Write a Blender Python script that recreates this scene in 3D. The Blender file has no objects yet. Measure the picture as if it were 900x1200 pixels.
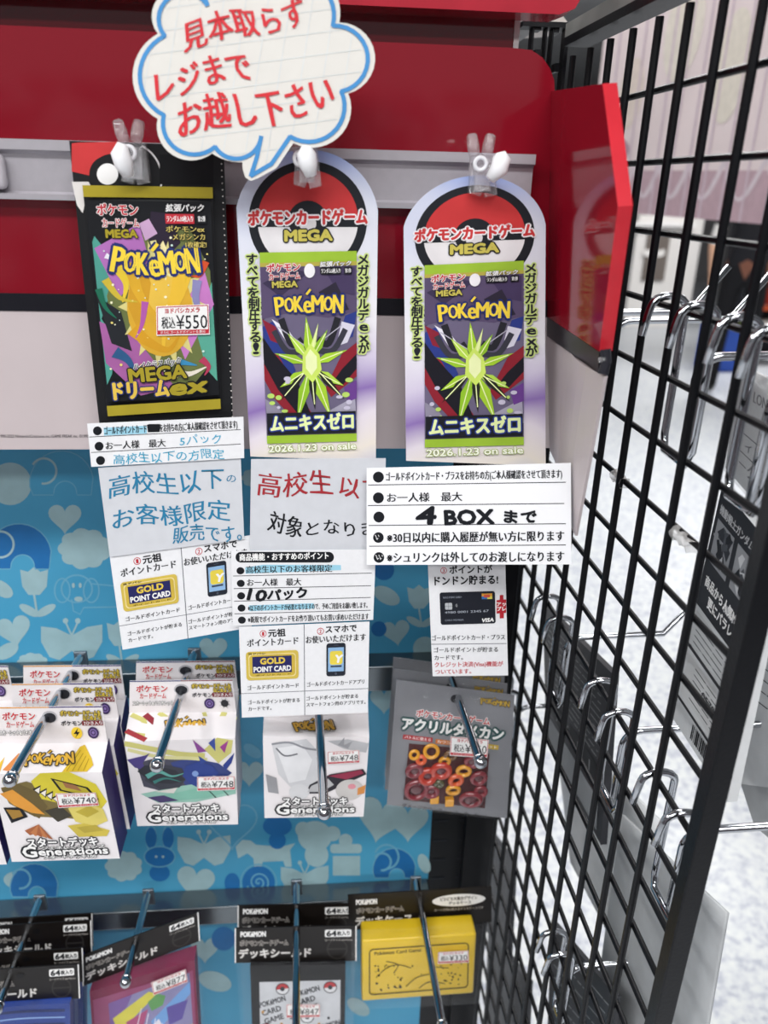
import bpy, bmesh, math, random
from math import sin, cos, tan, pi, radians
from mathutils import Vector, Matrix
random.seed(7)
SC = bpy.context.scene
COL = SC.collection

# ------------------------------------------------------------------ camera
F = 919.0
YAW, PIT, ROL = radians(5.354), radians(22.485), radians(-1.497)
CAM = Vector((0, -.56, 1.45))
fw = Vector((sin(YAW)*cos(PIT), cos(YAW)*cos(PIT), -sin(PIT)))
r0 = Vector((cos(YAW), -sin(YAW), 0)); d0 = fw.cross(r0)
rt = cos(ROL)*r0+sin(ROL)*d0; dn = -sin(ROL)*r0+cos(ROL)*d0
cd = bpy.data.cameras.new('camera'); cam = bpy.data.objects.new('camera', cd); COL.objects.link(cam)
cam.matrix_world = Matrix(((rt.x, -dn.x, -fw.x, CAM.x), (rt.y, -dn.y, -fw.y, CAM.y), (rt.z, -dn.z, -fw.z, CAM.z), (0, 0, 0, 1)))
cd.sensor_width = 36; cd.lens = F*36/1200; cd.clip_start = .01
cd.dof.use_dof = True; cd.dof.focus_distance = .47; cd.dof.aperture_fstop = 8.0
SC.camera = cam
# ------------------------------------------------------------------ world, lamps, exposure
SC.view_settings.view_transform = 'Standard'; SC.view_settings.look = 'None'
SC.view_settings.exposure = 0.06; SC.view_settings.gamma = 1.0
SC.view_settings.use_curve_mapping = False
SC.cycles.max_bounces = 10; SC.cycles.transparent_max_bounces = 24
w = bpy.data.worlds.new('world'); SC.world = w; w.use_nodes = True
w.node_tree.nodes['Background'].inputs[0].default_value = (.92, .95, 1, 1)
w.node_tree.nodes['Background'].inputs[1].default_value = .30


def area(name, loc, target, size, power, color=(1, 1, 1)):
    l = bpy.data.lights.new(name, 'AREA'); l.shape = 'RECTANGLE'; l.size, l.size_y = size; l.energy = power; l.color = color
    o = bpy.data.objects.new(name, l); COL.objects.link(o); o.location = loc
    o.rotation_euler = (Vector(target)-Vector(loc)).to_track_quat('-Z', 'Y').to_euler()
    return o


area('ceiling_lamp_aisle', (-.3, -1.6, 2.9), (-.3, -1.6, 0), (2.6, .35), 56)
area('ceiling_lamp_front', (.2, -3.1, 2.9), (.2, -3.1, 0), (2.6, .35), 56)
area('fill_lamp_side', (.55, 1.6, 2.9), (.55, 1.6, 0), (.35, 2.6), 40)  # unseen fill lamp, placed to brighten the banner beyond the grid
area('fill_lamp_left', (-1.9, -.9, 2.9), (-1.9, -.9, 0), (.35, 2.2), 40)  # unseen fill lamp, added to lift the pale packets behind the grid
area('ceiling_lamp_beyond', (2.2, 3.2, 2.9), (2.2, 3.2, 0), (2.4, .5), 105)
area('ceiling_lamp_far', (4.2, 6.4, 2.9), (4.2, 6.4, 0), (2.4, .5), 105)

# ------------------------------------------------------------------ geometry from the camera's lines of sight
def ray(u, v):
    return rt*((u-450)/F)+dn*((v-600)/F)+fw
def at(u, v, y):
    d = ray(u, v); return CAM+d*((y-CAM.y)/d.y)
def prj(P):
    c = Vector(P)-CAM; z = c.dot(fw); return (450+F*c.dot(rt)/z, 600+F*c.dot(dn)/z)


class Plane:
    def __init__(s, p, n):
        s.p = Vector(p); s.n = Vector(n).normalized()
        if s.n.dot(CAM-s.p) < 0: s.n = -s.n
    def hit(s, u, v, off=0):
        d = ray(u, v); q = s.p+s.n*off
        return CAM+d*((q-CAM).dot(s.n)/d.dot(s.n))
def YP(y): return Plane((0, y, 0), (0, -1, 0))
MA = radians(-1.595)
def XM(y, x0=.17): return x0+y*tan(MA)-(-.0)   # side grid: x as a function of y
def MP(x0): return Plane((x0, 0, 0), (cos(MA), -sin(MA), 0))
def P3(a, b, c): return Plane(a, (Vector(b)-Vector(a)).cross(Vector(c)-Vector(a)))

# ------------------------------------------------------------------ materials
def lin(c):
    c = c/255; return c/12.92 if c <= .04045 else ((c+.055)/1.055)**2.4
def rgb(h): h = h.lstrip('#'); return tuple(lin(int(h[i:i+2], 16)) for i in (0, 2, 4))
MATS = {}
def M(name, col='#ffffff', rough=.5, metal=0., spec=.3, vary=.06, scale=60, coat=0, bump=0):
    if name in MATS: return MATS[name]
    m = bpy.data.materials.new(name); m.use_nodes = True; MATS[name] = m
    nt = m.node_tree; b = nt.nodes['Principled BSDF']
    c = rgb(col) if isinstance(col, str) else col
    tc = nt.nodes.new('ShaderNodeTexCoord'); nz = nt.nodes.new('ShaderNodeTexNoise'); nz.inputs['Scale'].default_value = scale; nz.inputs['Detail'].default_value = 3
    nt.links.new(tc.outputs['Object'], nz.inputs['Vector'])
    rp = nt.nodes.new('ShaderNodeValToRGB')
    rp.color_ramp.elements[0].position = .3; rp.color_ramp.elements[1].position = .7
    rp.color_ramp.elements[0].color = tuple(x*(1-vary) for x in c)+(1,); rp.color_ramp.elements[1].color = tuple(min(1, x*(1+vary)) for x in c)+(1,)
    nt.links.new(nz.outputs['Fac'], rp.inputs['Fac']); nt.links.new(rp.outputs['Color'], b.inputs['Base Color'])
    b.inputs['Roughness'].default_value = rough; b.inputs['Metallic'].default_value = metal
    b.inputs['Specular IOR Level'].default_value = spec; b.inputs['Coat Weight'].default_value = coat; b.inputs['Coat Roughness'].default_value = .05
    if bump:
        bp = nt.nodes.new('ShaderNodeBump'); bp.inputs['Strength'].default_value = bump; bp.inputs['Distance'].default_value = .001
        nt.links.new(nz.outputs['Fac'], bp.inputs['Height']); nt.links.new(bp.outputs['Normal'], b.inputs['Normal'])
    return m
def clear(name, tint=(1, 1, 1), gloss=.10, rough=.05, haze=0., hazecol=(1, 1, 1), fres=.4, bump=.4):
    if name in MATS: return MATS[name]
    m = bpy.data.materials.new(name); m.use_nodes = True; MATS[name] = m; nt = m.node_tree; nt.nodes.clear()
    o = nt.nodes.new('ShaderNodeOutputMaterial'); t = nt.nodes.new('ShaderNodeBsdfTransparent'); t.inputs[0].default_value = tint+(1,)
    g = nt.nodes.new('ShaderNodeBsdfGlossy'); g.inputs['Roughness'].default_value = rough
    nz = nt.nodes.new('ShaderNodeTexNoise'); nz.inputs['Scale'].default_value = 90
    bp = nt.nodes.new('ShaderNodeBump'); bp.inputs['Strength'].default_value = bump; bp.inputs['Distance'].default_value = .002
    nt.links.new(nz.outputs['Fac'], bp.inputs['Height']); nt.links.new(bp.outputs['Normal'], g.inputs['Normal'])
    lw = nt.nodes.new('ShaderNodeLayerWeight'); lw.inputs[0].default_value = .35
    ml = nt.nodes.new('ShaderNodeMath'); ml.operation = 'MULTIPLY_ADD'; ml.inputs[1].default_value = fres; ml.inputs[2].default_value = gloss
    pw = nt.nodes.new('ShaderNodeMath'); pw.operation = 'POWER'; pw.inputs[1].default_value = 3.0; lw.inputs[0].default_value = .5
    nt.links.new(lw.outputs['Facing'], pw.inputs[0]); nt.links.new(pw.outputs[0], ml.inputs[0])
    mx = nt.nodes.new('ShaderNodeMixShader'); nt.links.new(ml.outputs[0], mx.inputs[0]); nt.links.new(t.outputs[0], mx.inputs[1]); nt.links.new(g.outputs[0], mx.inputs[2])
    last = mx
    if haze:
        df = nt.nodes.new('ShaderNodeBsdfDiffuse'); df.inputs[0].default_value = hazecol+(1,)
        m2 = nt.nodes.new('ShaderNodeMixShader'); m2.inputs[0].default_value = haze
        nt.links.new(mx.outputs[0], m2.inputs[1]); nt.links.new(df.outputs[0], m2.inputs[2]); last = m2
    nt.links.new(last.outputs[0], o.inputs[0])
    return m
def ramp_mat(name, stops, scale, rough=.4, spec=.4, detail=2, stretch=(1, 1, 1)):
    m = bpy.data.materials.new(name); m.use_nodes = True; MATS[name] = m; nt = m.node_tree; b = nt.nodes['Principled BSDF']
    tc = nt.nodes.new('ShaderNodeTexCoord'); mp = nt.nodes.new('ShaderNodeMapping'); mp.inputs['Scale'].default_value = stretch
    nz = nt.nodes.new('ShaderNodeTexNoise'); nz.inputs['Scale'].default_value = scale; nz.inputs['Detail'].default_value = detail
    rp = nt.nodes.new('ShaderNodeValToRGB')
    while len(rp.color_ramp.elements) < len(stops): rp.color_ramp.elements.new(.5)
    for e, (p, c) in zip(rp.color_ramp.elements, stops): e.position = p; e.color = rgb(c)+(1,)
    nt.links.new(tc.outputs['Object'], mp.inputs[0]); nt.links.new(mp.outputs[0], nz.inputs['Vector']); nt.links.new(nz.outputs['Fac'], rp.inputs[0]); nt.links.new(rp.outputs[0], b.inputs['Base Color'])
    b.inputs['Roughness'].default_value = rough; b.inputs['Specular IOR Level'].default_value = spec
    return m


C = lambda h, **k: M('print_'+h.strip('#'), h, rough=k.pop('rough', .45), **k)
PAPER = M('white_paper', '#eeeef0', rough=.6, vary=.02, scale=300)
PAPER2 = M('thin_paper', '#d3d5da', rough=.7, vary=.03, scale=120)
INK = M('black_ink', '#14161c', rough=.5)
WHT = M('white_print', '#f4f3f1', rough=.45, vary=.02)
REDACR = M('red_acrylic', '#800f1f', rough=.09, spec=.55, vary=.03, scale=4, coat=.3)
REDEDGE = M('red_acrylic_edge', '#cb2a36', rough=.2, spec=.5)
BLACKST = M('black_strip', '#1b1b21', rough=.3)
WHITEBD = M('white_board', '#c6babb', rough=.35, vary=.02, scale=30)
RAILM = M('rail_metal', '#b4b0b6', rough=.42, metal=.35, vary=.03, scale=200)
CHROME = M('chrome', '#c2c5ca', rough=.12, metal=1, vary=.02)
BLACKM = M('black_powder_coat', '#0b0c10', rough=.4, spec=.25, bump=.1, scale=500)
CLEAR = clear('clear_plastic', gloss=.10)
BAG = clear('clear_bag', gloss=.022, haze=.004, fres=.25, bump=.22)
CLIPM = clear('clip_plastic', tint=(.93, .93, .95), gloss=.16, haze=.10, rough=.08)
HOLO = ramp_mat('pearl_print', [(.3, '#e9e7ee'), (.7, '#f3f1f2')], 14, detail=0)
nt_ = HOLO.node_tree; tc_ = nt_.nodes.new('ShaderNodeTexCoord'); sp_ = nt_.nodes.new('ShaderNodeSeparateXYZ'); nt_.links.new(tc_.outputs['Object'], sp_.inputs[0])
nz_ = nt_.nodes.new('ShaderNodeTexNoise'); nz_.inputs['Scale'].default_value = 16; nz_.inputs['Detail'].default_value = 1; nt_.links.new(tc_.outputs['Object'], nz_.inputs['Vector'])
ma_ = nt_.nodes.new('ShaderNodeMath'); ma_.operation = 'MULTIPLY_ADD'; ma_.inputs[1].default_value = 5.2; ma_.inputs[2].default_value = .60; nt_.links.new(sp_.outputs['Z'], ma_.inputs[0])
mb_ = nt_.nodes.new('ShaderNodeMath'); mb_.operation = 'MULTIPLY_ADD'; mb_.inputs[1].default_value = .42; nt_.links.new(nz_.outputs['Fac'], mb_.inputs[0]); nt_.links.new(ma_.outputs[0], mb_.inputs[2])
rp_ = nt_.nodes.new('ShaderNodeValToRGB')
while len(rp_.color_ramp.elements) < 8: rp_.color_ramp.elements.new(.5)
for e_, (p_, c_) in zip(rp_.color_ramp.elements, [(0, '#b9bfe0'), (.10, '#efe6da'), (.2, '#e8dfe8'), (.30, '#8e72b4'), (.42, '#d8cfe4'), (.55, '#f0eef2'), (.78, '#dfe2ee'), (.98, '#7f98d6')]): e_.position = p_; e_.color = rgb(c_)+(1,)
nt_.links.new(mb_.outputs[0], rp_.inputs[0]); nt_.links.new(rp_.outputs[0], nt_.nodes['Principled BSDF'].inputs['Base Color'])

# ------------------------------------------------------------------ mesh helpers
def link(name, verts, faces, mats, idx=None, parent=None, smooth=False, loc=None):
    me = bpy.data.meshes.new(name)
    if loc is None:
        if parent is not None:
            loc = Vector(); q_ = parent
            while q_ is not None: loc += q_.location; q_ = q_.parent
        else:
            n = len(verts); loc = Vector((sum(v[0] for v in verts)/n, sum(v[1] for v in verts)/n, sum(v[2] for v in verts)/n))
    loc = Vector(loc)
    me.from_pydata([tuple(Vector(v)-loc) for v in verts], [], faces)
    for m in (mats if isinstance(mats, list) else [mats]): me.materials.append(m)
    if idx: me.polygons.foreach_set('material_index', idx)
    if smooth: me.polygons.foreach_set('use_smooth', [True]*len(me.polygons))
    me.validate(); me.update()
    o = bpy.data.objects.new(name, me); COL.objects.link(o)
    if parent is not None: o.parent = parent
    else: o.location = loc
    return o
def tag(o, label, cat, group=None):
    o['label'] = label; o['category'] = cat
    if group: o['group'] = group
    return o
def thing(name, loc, label, cat, group=None):
    o = bpy.data.objects.new(name, None); o.empty_display_size = .01; COL.objects.link(o); o.location = loc
    return tag(o, label, cat, group)
def structure(o): o['kind'] = 'structure'; return o
def copy_tree(root, delta, label):
    r = root.copy(); COL.objects.link(r); r.location = root.location+Vector(delta); r['label'] = label
    for ch in root.children:
        c = ch.copy(); COL.objects.link(c); c.parent = r
        for g in ch.children:
            d = g.copy(); COL.objects.link(d); d.parent = c
    return r


class MB:
    """collects solids into one mesh"""
    def __init__(s): s.v = []; s.f = []; s.i = []; s.m = []
    def mi(s, m):
        if m not in s.m: s.m.append(m)
        return s.m.index(m)
    def add(s, vs, fs, m):
        b = len(s.v); s.v += [Vector(x) for x in vs]; k = s.mi(m)
        for f in fs: s.f.append([b+i for i in f]); s.i.append(k)
    def box(s, lo, hi, m, bev=0):
        bm = bmesh.new(); bmesh.ops.create_cube(bm, size=1)
        lo, hi = Vector(lo), Vector(hi)
        for v in bm.verts: v.co = Vector(((lo[k]+hi[k])/2+v.co[k]*(hi[k]-lo[k]) for k in range(3)))
        if bev: bmesh.ops.bevel(bm, geom=bm.edges[:]+bm.verts[:], offset=bev, segments=3, affect='EDGES', profile=.5)
        bm.verts.index_update()
        s.add([v.co.copy() for v in bm.verts], [[v.index for v in f.verts] for f in bm.faces], m); bm.free()
    def tube(s, pts, r, m, n=12, caps=True):
        pts = [Vector(p) for p in pts]; rs = r if isinstance(r, (list, tuple)) else [r]*len(pts)
        vs = []; fs = []; up = None
        for i, p in enumerate(pts):
            a = pts[max(0, i-1)]; b = pts[min(len(pts)-1, i+1)]
            t = (b-a).normalized()
            if up is None:
                up = Vector((0, 0, 1)) if abs(t.z) < .9 else Vector((1, 0, 0))
            x = t.cross(up).normalized(); up = x.cross(t).normalized()
            for k in range(n):
                an = 2*pi*k/n; vs.append(p+(x*cos(an)+up*sin(an))*rs[i])
        for i in range(len(pts)-1):
            for k in range(n):
                fs.append([i*n+k, i*n+(k+1) % n, (i+1)*n+(k+1) % n, (i+1)*n+k])
        if caps: fs.append(list(range(n))[::-1]); fs.append([(len(pts)-1)*n+k for k in range(n)])
        s.add(vs, fs, m)
    def ball(s, c, r, m, n=16, sc=(1, 1, 1)):
        bm = bmesh.new(); bmesh.ops.create_uvsphere(bm, u_segments=n, v_segments=n//2+2, radius=1)
        bm.verts.index_update()
        s.add([Vector((c[0]+v.co.x*r*sc[0], c[1]+v.co.y*r*sc[1], c[2]+v.co.z*r*sc[2])) for v in bm.verts], [[v.index for v in f.verts] for f in bm.faces], m); bm.free()
    def prism(s, pts, off, m, side=None):
        """pts: 3-D outline; off: extrusion vector"""
        n = len(pts); off = Vector(off); vs = [Vector(p) for p in pts]+[Vector(p)+off for p in pts]
        s.add(vs, [list(range(n)), [n+i for i in range(n)][::-1]], m)
        s.add(vs, [[i, n+i, n+(i+1) % n, (i+1) % n] for i in range(n)], side or m)
    def ring(s, c, ax, R, r, m, n=28, k=10):
        ax = Vector(ax).normalized(); x = ax.orthogonal().normalized(); y = ax.cross(x); vs = []; fs = []
        for i in range(n):
            a = 2*pi*i/n; d = x*cos(a)+y*sin(a)
            for j in range(k):
                b = 2*pi*j/k; vs.append(Vector(c)+d*(R+r*cos(b))+ax*r*sin(b))
        for i in range(n):
            for j in range(k):
                fs.append([i*k+j, ((i+1) % n)*k+j, ((i+1) % n)*k+(j+1) % k, i*k+(j+1) % k])
        s.add(vs, fs, m)
    def build(s, name, parent=None, smooth=False, loc=None):
        o = link(name, s.v, s.f, s.m, s.i, parent, smooth, loc)
        bm = bmesh.new(); bm.from_mesh(o.data); bmesh.ops.recalc_face_normals(bm, faces=bm.faces); bm.to_mesh(o.data); bm.free()
        return o
def auto_smooth(o, ang=35):
    me = o.data; me.polygons.foreach_set('use_smooth', [True]*len(me.polygons))
    bm = bmesh.new(); bm.from_mesh(me)
    for e in bm.edges:
        e.smooth = not (len(e.link_faces) == 2 and e.calc_face_angle(0) > radians(ang))
    bm.to_mesh(me); bm.free(); return o

# ------------------------------------------------------------------ lettering
_TC = {}
def glyphs(body, bold):
    k = (body, bold)
    if k not in _TC:
        cu = bpy.data.curves.new('lettering', 'FONT'); cu.body = body; cu.resolution_u = 2; cu.offset = bold
        o = bpy.data.objects.new('lettering', cu); COL.objects.link(o); bpy.context.view_layer.update()
        me = o.to_mesh(); _TC[k] = ([(v.co.x, v.co.y) for v in me.vertices], [list(p.vertices) for p in me.polygons])
        o.to_mesh_clear(); bpy.data.objects.remove(o); bpy.data.curves.remove(cu)
    return _TC[k]


def homog(src, dst):
    import numpy as np
    A = []; b = []
    for (x, y), (u, v) in zip(src, dst):
        A.append([x, y, 1, 0, 0, 0, -u*x, -u*y]); b.append(u); A.append([0, 0, 0, x, y, 1, -v*x, -v*y]); b.append(v)
    h = list(np.linalg.solve(np.array(A, float), np.array(b, float)))+[1]
    def f(p):
        x, y = p; w = h[6]*x+h[7]*y+h[8]; return ((h[0]*x+h[1]*y+h[2])/w, (h[3]*x+h[4]*y+h[5])/w)
    return f
def rectq(W, H, quad): return homog([(0, 0), (W, 0), (W, H), (0, H)], quad)
ID = lambda p: p
LAY = .00010


class Sheet:
    """printed flat stock lying in one plane: outline, then inks in thin layers"""
    def __init__(s, plane, q=ID, base=0.): s.pl = plane; s.q = q; s.b = MB(); s.base = base; s.k = 0
    def pt(s, p, lay): return s.pl.hit(*s.q(p), s.base+lay*LAY+s.k*2e-6)
    def nx(s): s.k += 1
    def poly(s, pts, m, lay=1):
        s.nx()
        s.b.add([s.pt(p, lay) for p in pts], [list(range(len(pts)))], m); return s
    def body(s, pts, m, thick=.0004, back=None):
        a = [s.pt(p, 0) for p in pts]; s.b.prism(a, -s.pl.n*thick, m, back); return s
    def rect(s, x0, y0, x1, y1, m, lay=1): return s.poly([(x0, y0), (x1, y0), (x1, y1), (x0, y1)], m, lay)
    def rrect(s, x0, y0, x1, y1, r, m, lay=1): return s.poly(rr(x0, y0, x1, y1, r), m, lay)
    def disc(s, c, r, m, lay=1, ry=None, n=28, a0=0, a1=360):
        ry = ry or r; pts = [(c[0]+r*cos(radians(a0+(a1-a0)*i/n)), c[1]+ry*sin(radians(a0+(a1-a0)*i/n))) for i in range(n if a1-a0 == 360 else n+1)]
        return s.poly(pts, m, lay)
    def ring(s, c, r, wd, m, lay=1, n=36, a0=0, a1=360, ry=None):
        ry = ry or r
        return s.stroke([(c[0]+r*cos(radians(a0+(a1-a0)*i/n)), c[1]+ry*sin(radians(a0+(a1-a0)*i/n))) for i in range(n+1)], wd, m, lay)
    def stroke(s, pts, wd, m, lay=1, taper=False, seg=False):
        if seg:
            for a, b in zip(pts, pts[1:]):
                l = math.dist(a, b)
                if l > 1e-6: s.stroke([(a[0]-(b[0]-a[0])/l*.8, a[1]-(b[1]-a[1])/l*.8), (b[0]+(b[0]-a[0])/l*.8, b[1]+(b[1]-a[1])/l*.8)], wd, m, lay)
            return s
        L = []; R = []; s.nx()
        n = len(pts)
        for i, p in enumerate(pts):
            a = pts[max(0, i-1)]; b = pts[min(n-1, i+1)]
            if i in (0, n-1) and n > 2 and math.dist(pts[0], pts[-1]) < 1e-6: a, b = pts[-2], pts[1]
            dx, dy = b[0]-a[0], b[1]-a[1]; l = math.hypot(dx, dy) or 1
            h = wd/2*(1-(i/(n-1) if taper else 0)*.9)
            L.append((p[0]-dy/l*h, p[1]+dx/l*h)); R.append((p[0]+dy/l*h, p[1]-dx/l*h))
        vs = [s.pt(p, lay) for p in L+R]
        s.b.add(vs, [[i, i+1, n+i+1, n+i] for i in range(n-1)], m); return s
    def text(s, body, p0, p1, h, m, lay=2, bold=.012, hand=0, shear=0, outline=None, ow=.05):
        vs, fs = glyphs(body, 0)
        if not vs: return s
        x0 = min(v[0] for v in vs); x1 = max(v[0] for v in vs)
        asc = all(ord(c) < 0x250 for c in body); em = h/(.72 if asc else .90); cy = .36 if asc else .37
        L = math.hypot(p1[0]-p0[0], p1[1]-p0[1]); ux, uy = (p1[0]-p0[0])/L, (p1[1]-p0[1])/L; sx = L/(x1-x0)
        def put(ox, oy, mm, ly):
            out = []; s.nx()
            for x, y in vs:
                a = (x-x0)*sx+(y-cy)*em*shear+ox*em; b = (y-cy)*em+oy*em
                if hand:
                    b += hand*h*.10*sin(a/h*1.9+len(body)); a += hand*h*.05*sin(b/h*3+a/h)
                out.append((p0[0]+ux*a+uy*b, p0[1]+uy*a-ux*b))
            s.b.add([s.pt(p, ly) for p in out], fs, mm)
        def fat(r, mm, ly):
            if r < .004: put(0, 0, mm, ly)
            elif r < .03: put(-r, 0, mm, ly); put(r, 0, mm, ly)
            else:
                n = 6 if r < .06 else 10
                for i in range(n): put(r*cos(2*pi*i/n), r*sin(2*pi*i/n), mm, ly)
                if r > .07: put(0, 0, mm, ly)
        if outline: fat(bold+ow, outline, lay); lay += 1
        fat(bold, m, lay); return s
    def vtext(s, body, p0, p1, h, m, lay=2, bold=.02, outline=None, ow=.09):
        n = len(body)
        for i, ch in enumerate(body):
            t = i/(n-1); c = (p0[0]+(p1[0]-p0[0])*t, p0[1]+(p1[1]-p0[1])*t)
            k = .55 if ch == '!' else .8 if ch in 'ex' else 1
            hw = h*.46*k
            s.text(ch, (c[0]-hw, c[1]), (c[0]+hw, c[1]), h*(.85 if ch in 'ex' else 1), m, lay, bold, outline=outline, ow=ow)
        return s
    def build(s, name, parent=None): return link(name, s.b.v, s.b.f, s.b.m, s.b.i, parent)
def rr(x0, y0, x1, y1, r, n=6):
    out = []
    for cx, cy, a in ((x1-r, y0+r, -90), (x1-r, y1-r, 0), (x0+r, y1-r, 90), (x0+r, y0+r, 180)):
        out += [(cx+r*cos(radians(a+90*i/n)), cy+r*sin(radians(a+90*i/n))) for i in range(n+1)]
    return out
def arc3(a, b, c, n=14):
    ax, ay = a; bx, by = b; cx, cy = c
    d = 2*(ax*(by-cy)+bx*(cy-ay)+cx*(ay-by))
    ux = ((ax*ax+ay*ay)*(by-cy)+(bx*bx+by*by)*(cy-ay)+(cx*cx+cy*cy)*(ay-by))/d
    uy = ((ax*ax+ay*ay)*(cx-bx)+(bx*bx+by*by)*(ax-cx)+(cx*cx+cy*cy)*(bx-ax))/d
    r = math.hypot(ax-ux, ay-uy); t0 = math.atan2(ay-uy, ax-ux); t1 = math.atan2(by-uy, bx-ux); t2 = math.atan2(cy-uy, cx-ux)
    def nrm(t, ref, s):
        while s*(t-ref) < 0: t += s*2*pi
        while s*(t-ref) > 2*pi: t -= s*2*pi
        return t
    s = 1
    if nrm(t1, t0, 1) > nrm(t2, t0, 1): s = -1
    t2 = nrm(t2, t0, s)
    return [(ux+r*cos(t0+(t2-t0)*i/n), uy+r*sin(t0+(t2-t0)*i/n)) for i in range(n+1)]
def curve(pts, n=8):
    """smooth line through points"""
    out = []
    P = [pts[0]]+list(pts)+[pts[-1]]
    for i in range(1, len(P)-2):
        a, b, c, d = P[i-1], P[i], P[i+1], P[i+2]
        for k in range(n):
            t = k/n
            out.append(tuple(.5*((2*b[j])+(-a[j]+c[j])*t+(2*a[j]-5*b[j]+4*c[j]-d[j])*t*t+(-a[j]+3*b[j]-3*c[j]+d[j])*t**3) for j in range(len(b))))
    out.append(tuple(pts[-1])); return out


# ------------------------------------------------------------------ the shop around: floor, ceiling, far wall
FLOORM = ramp_mat('speckled_floor', [(.36, '#a9adb9'), (.46, '#c2c5cb'), (.54, '#cfd2d3'), (.7, '#d8dad8')], 60, rough=.35, spec=.4, detail=6)
b = MB(); b.box((-6, -4, -.05), (12, 14, 0), FLOORM); structure(b.build('floor'))
b = MB(); b.box((-6, -4, 3.0), (12, 14, 3.05), M('ceiling_tile', '#8d8d8d', rough=.9, vary=.1, scale=5)); structure(b.build('ceiling'))
b = MB(); b.box((-6, 14, 0), (12, 14.05, 3.0), M('far_wall', '#8c8a8a', rough=.8)); structure(b.build('wall_back'))

b = MB(); b.box((-6, -2.75, 0), (4, -2.6, 1.75), ramp_mat('dark_reflection_noise', [(.3, '#2a2628'), (.45, '#5a4a4c'), (.55, '#8a8488'), (.65, '#39404c'), (.75, '#1c1c20')], 7, rough=.7, detail=4)); structure(b.build('reflection_wall'))  # unseen dark wall, added to darken reflections in the chrome and red acrylic

# ------------------------------------------------------------------ blue patterned back panel
SKY = ramp_mat('blue_print', [(.3, '#459cc4'), (.7, '#52aad0')], 9, rough=.45)
PALE = M('pale_print', '#a2c2c8', rough=.45); PALE2 = M('pale_blue_print', '#6fb0cd', rough=.45); DEEP = M('deep_blue_print', '#2772b2', rough=.45)
PX1 = .1045
s = Sheet(YP(-.0004))
s.b.box((-.44, -.0004, .55), (PX1, .004, 1.37), SKY)


def heart(c, w_, m, lay=1, rot=0, line=None):
    pts = []
    for i in range(36):
        t = 2*pi*i/36; x = 16*sin(t)**3; y = -(13*cos(t)-5*cos(2*t)-2*cos(3*t)-cos(4*t)); x, y = x*w_/33, y*w_/33
        pts.append((c[0]+x*cos(rot)-y*sin(rot), c[1]+x*sin(rot)+y*cos(rot)))
    if line: s.stroke(pts+[pts[0]], line, m, lay)
    else: s.poly(pts, m, lay)
def cloud(c, w_, h_, m, lay=1):
    pts = []
    for i in range(72):
        t = 2*pi*i/72; r = 1+.13*abs(sin(t*4.5)); pts.append((c[0]+w_/2*.9*r*cos(t), c[1]+h_/2*.9*r*sin(t)))
    s.poly(pts, m, lay)
def tulip(c, w_, m):
    x, y = c
    s.poly([(x-w_*.5, y-w_*.5), (x-w_*.22, y-w_*.42), (x, y-w_*.6), (x+w_*.22, y-w_*.42), (x+w_*.5, y-w_*.5), (x+w_*.45, y+w_*.1), (x+w_*.2, y+w_*.4), (x-w_*.2, y+w_*.4), (x-w_*.42, y+w_*.1)], m)
    s.stroke([(x, y+w_*.4), (x+w_*.12, y+w_*1.15)], w_*.08, m)
    for k in (-1, 1): s.poly([(x+w_*.12+k*w_*(.35*cos(t)+.3*1), y+w_*.95+w_*(.17*sin(t)-.16*cos(t))) for t in [i*pi/8 for i in range(16)]], m)
def butterfly(c, w_, m, feel=True):
    x, y = c
    s.poly([(x, y-w_*.1), (x+w_*.25, y-w_*.24), (x+w_*.5, y-w_*.28), (x+w_*.5, y), (x+w_*.36, y+w_*.25), (x+w_*.2, y+w_*.3), (x, y+w_*.15), (x-w_*.2, y+w_*.3), (x-w_*.36, y+w_*.25), (x-w_*.5, y), (x-w_*.5, y-w_*.25), (x-w_*.25, y-w_*.22)], m)
    if feel:
        for k in (-1, 1): s.stroke([(x, y-w_*.1), (x+k*w_*.1, y-w_*.32)], w_*.03, m); s.disc((x+k*w_*.1, y-w_*.34), w_*.045, m)
def elephant(c, w_, m, line):
    x, y = c
    pts = arc3((x-w_*.5, y+w_*.25), (x, y-w_*.32), (x+w_*.5, y+w_*.1))+[(x+w_*.47, y+w_*.38), (x+w_*.25, y+w_*.38)]+arc3((x+w_*.24, y+w_*.34), (x+w_*.06, y+w_*.16), (x-w_*.12, y+w_*.34))+[(x-w_*.13, y+w_*.38), (x-w_*.45, y+w_*.38)]
    s.poly(pts, m); s.stroke(pts+[pts[0]], 1.4, PALE2, 2)
    s.ring((x-w_*.28, y), w_*.2, 2.6, line, 2, a0=-150, a1=100)
def leaf(c, w_, m, rot=0):
    s.poly([(c[0]+w_*(.5*cos(t)*cos(rot)-.28*sin(t)*sin(rot)), c[1]+w_*(.5*cos(t)*sin(rot)+.28*sin(t)*cos(rot))) for t in [i*pi/10 for i in range(20)]], m)


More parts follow.
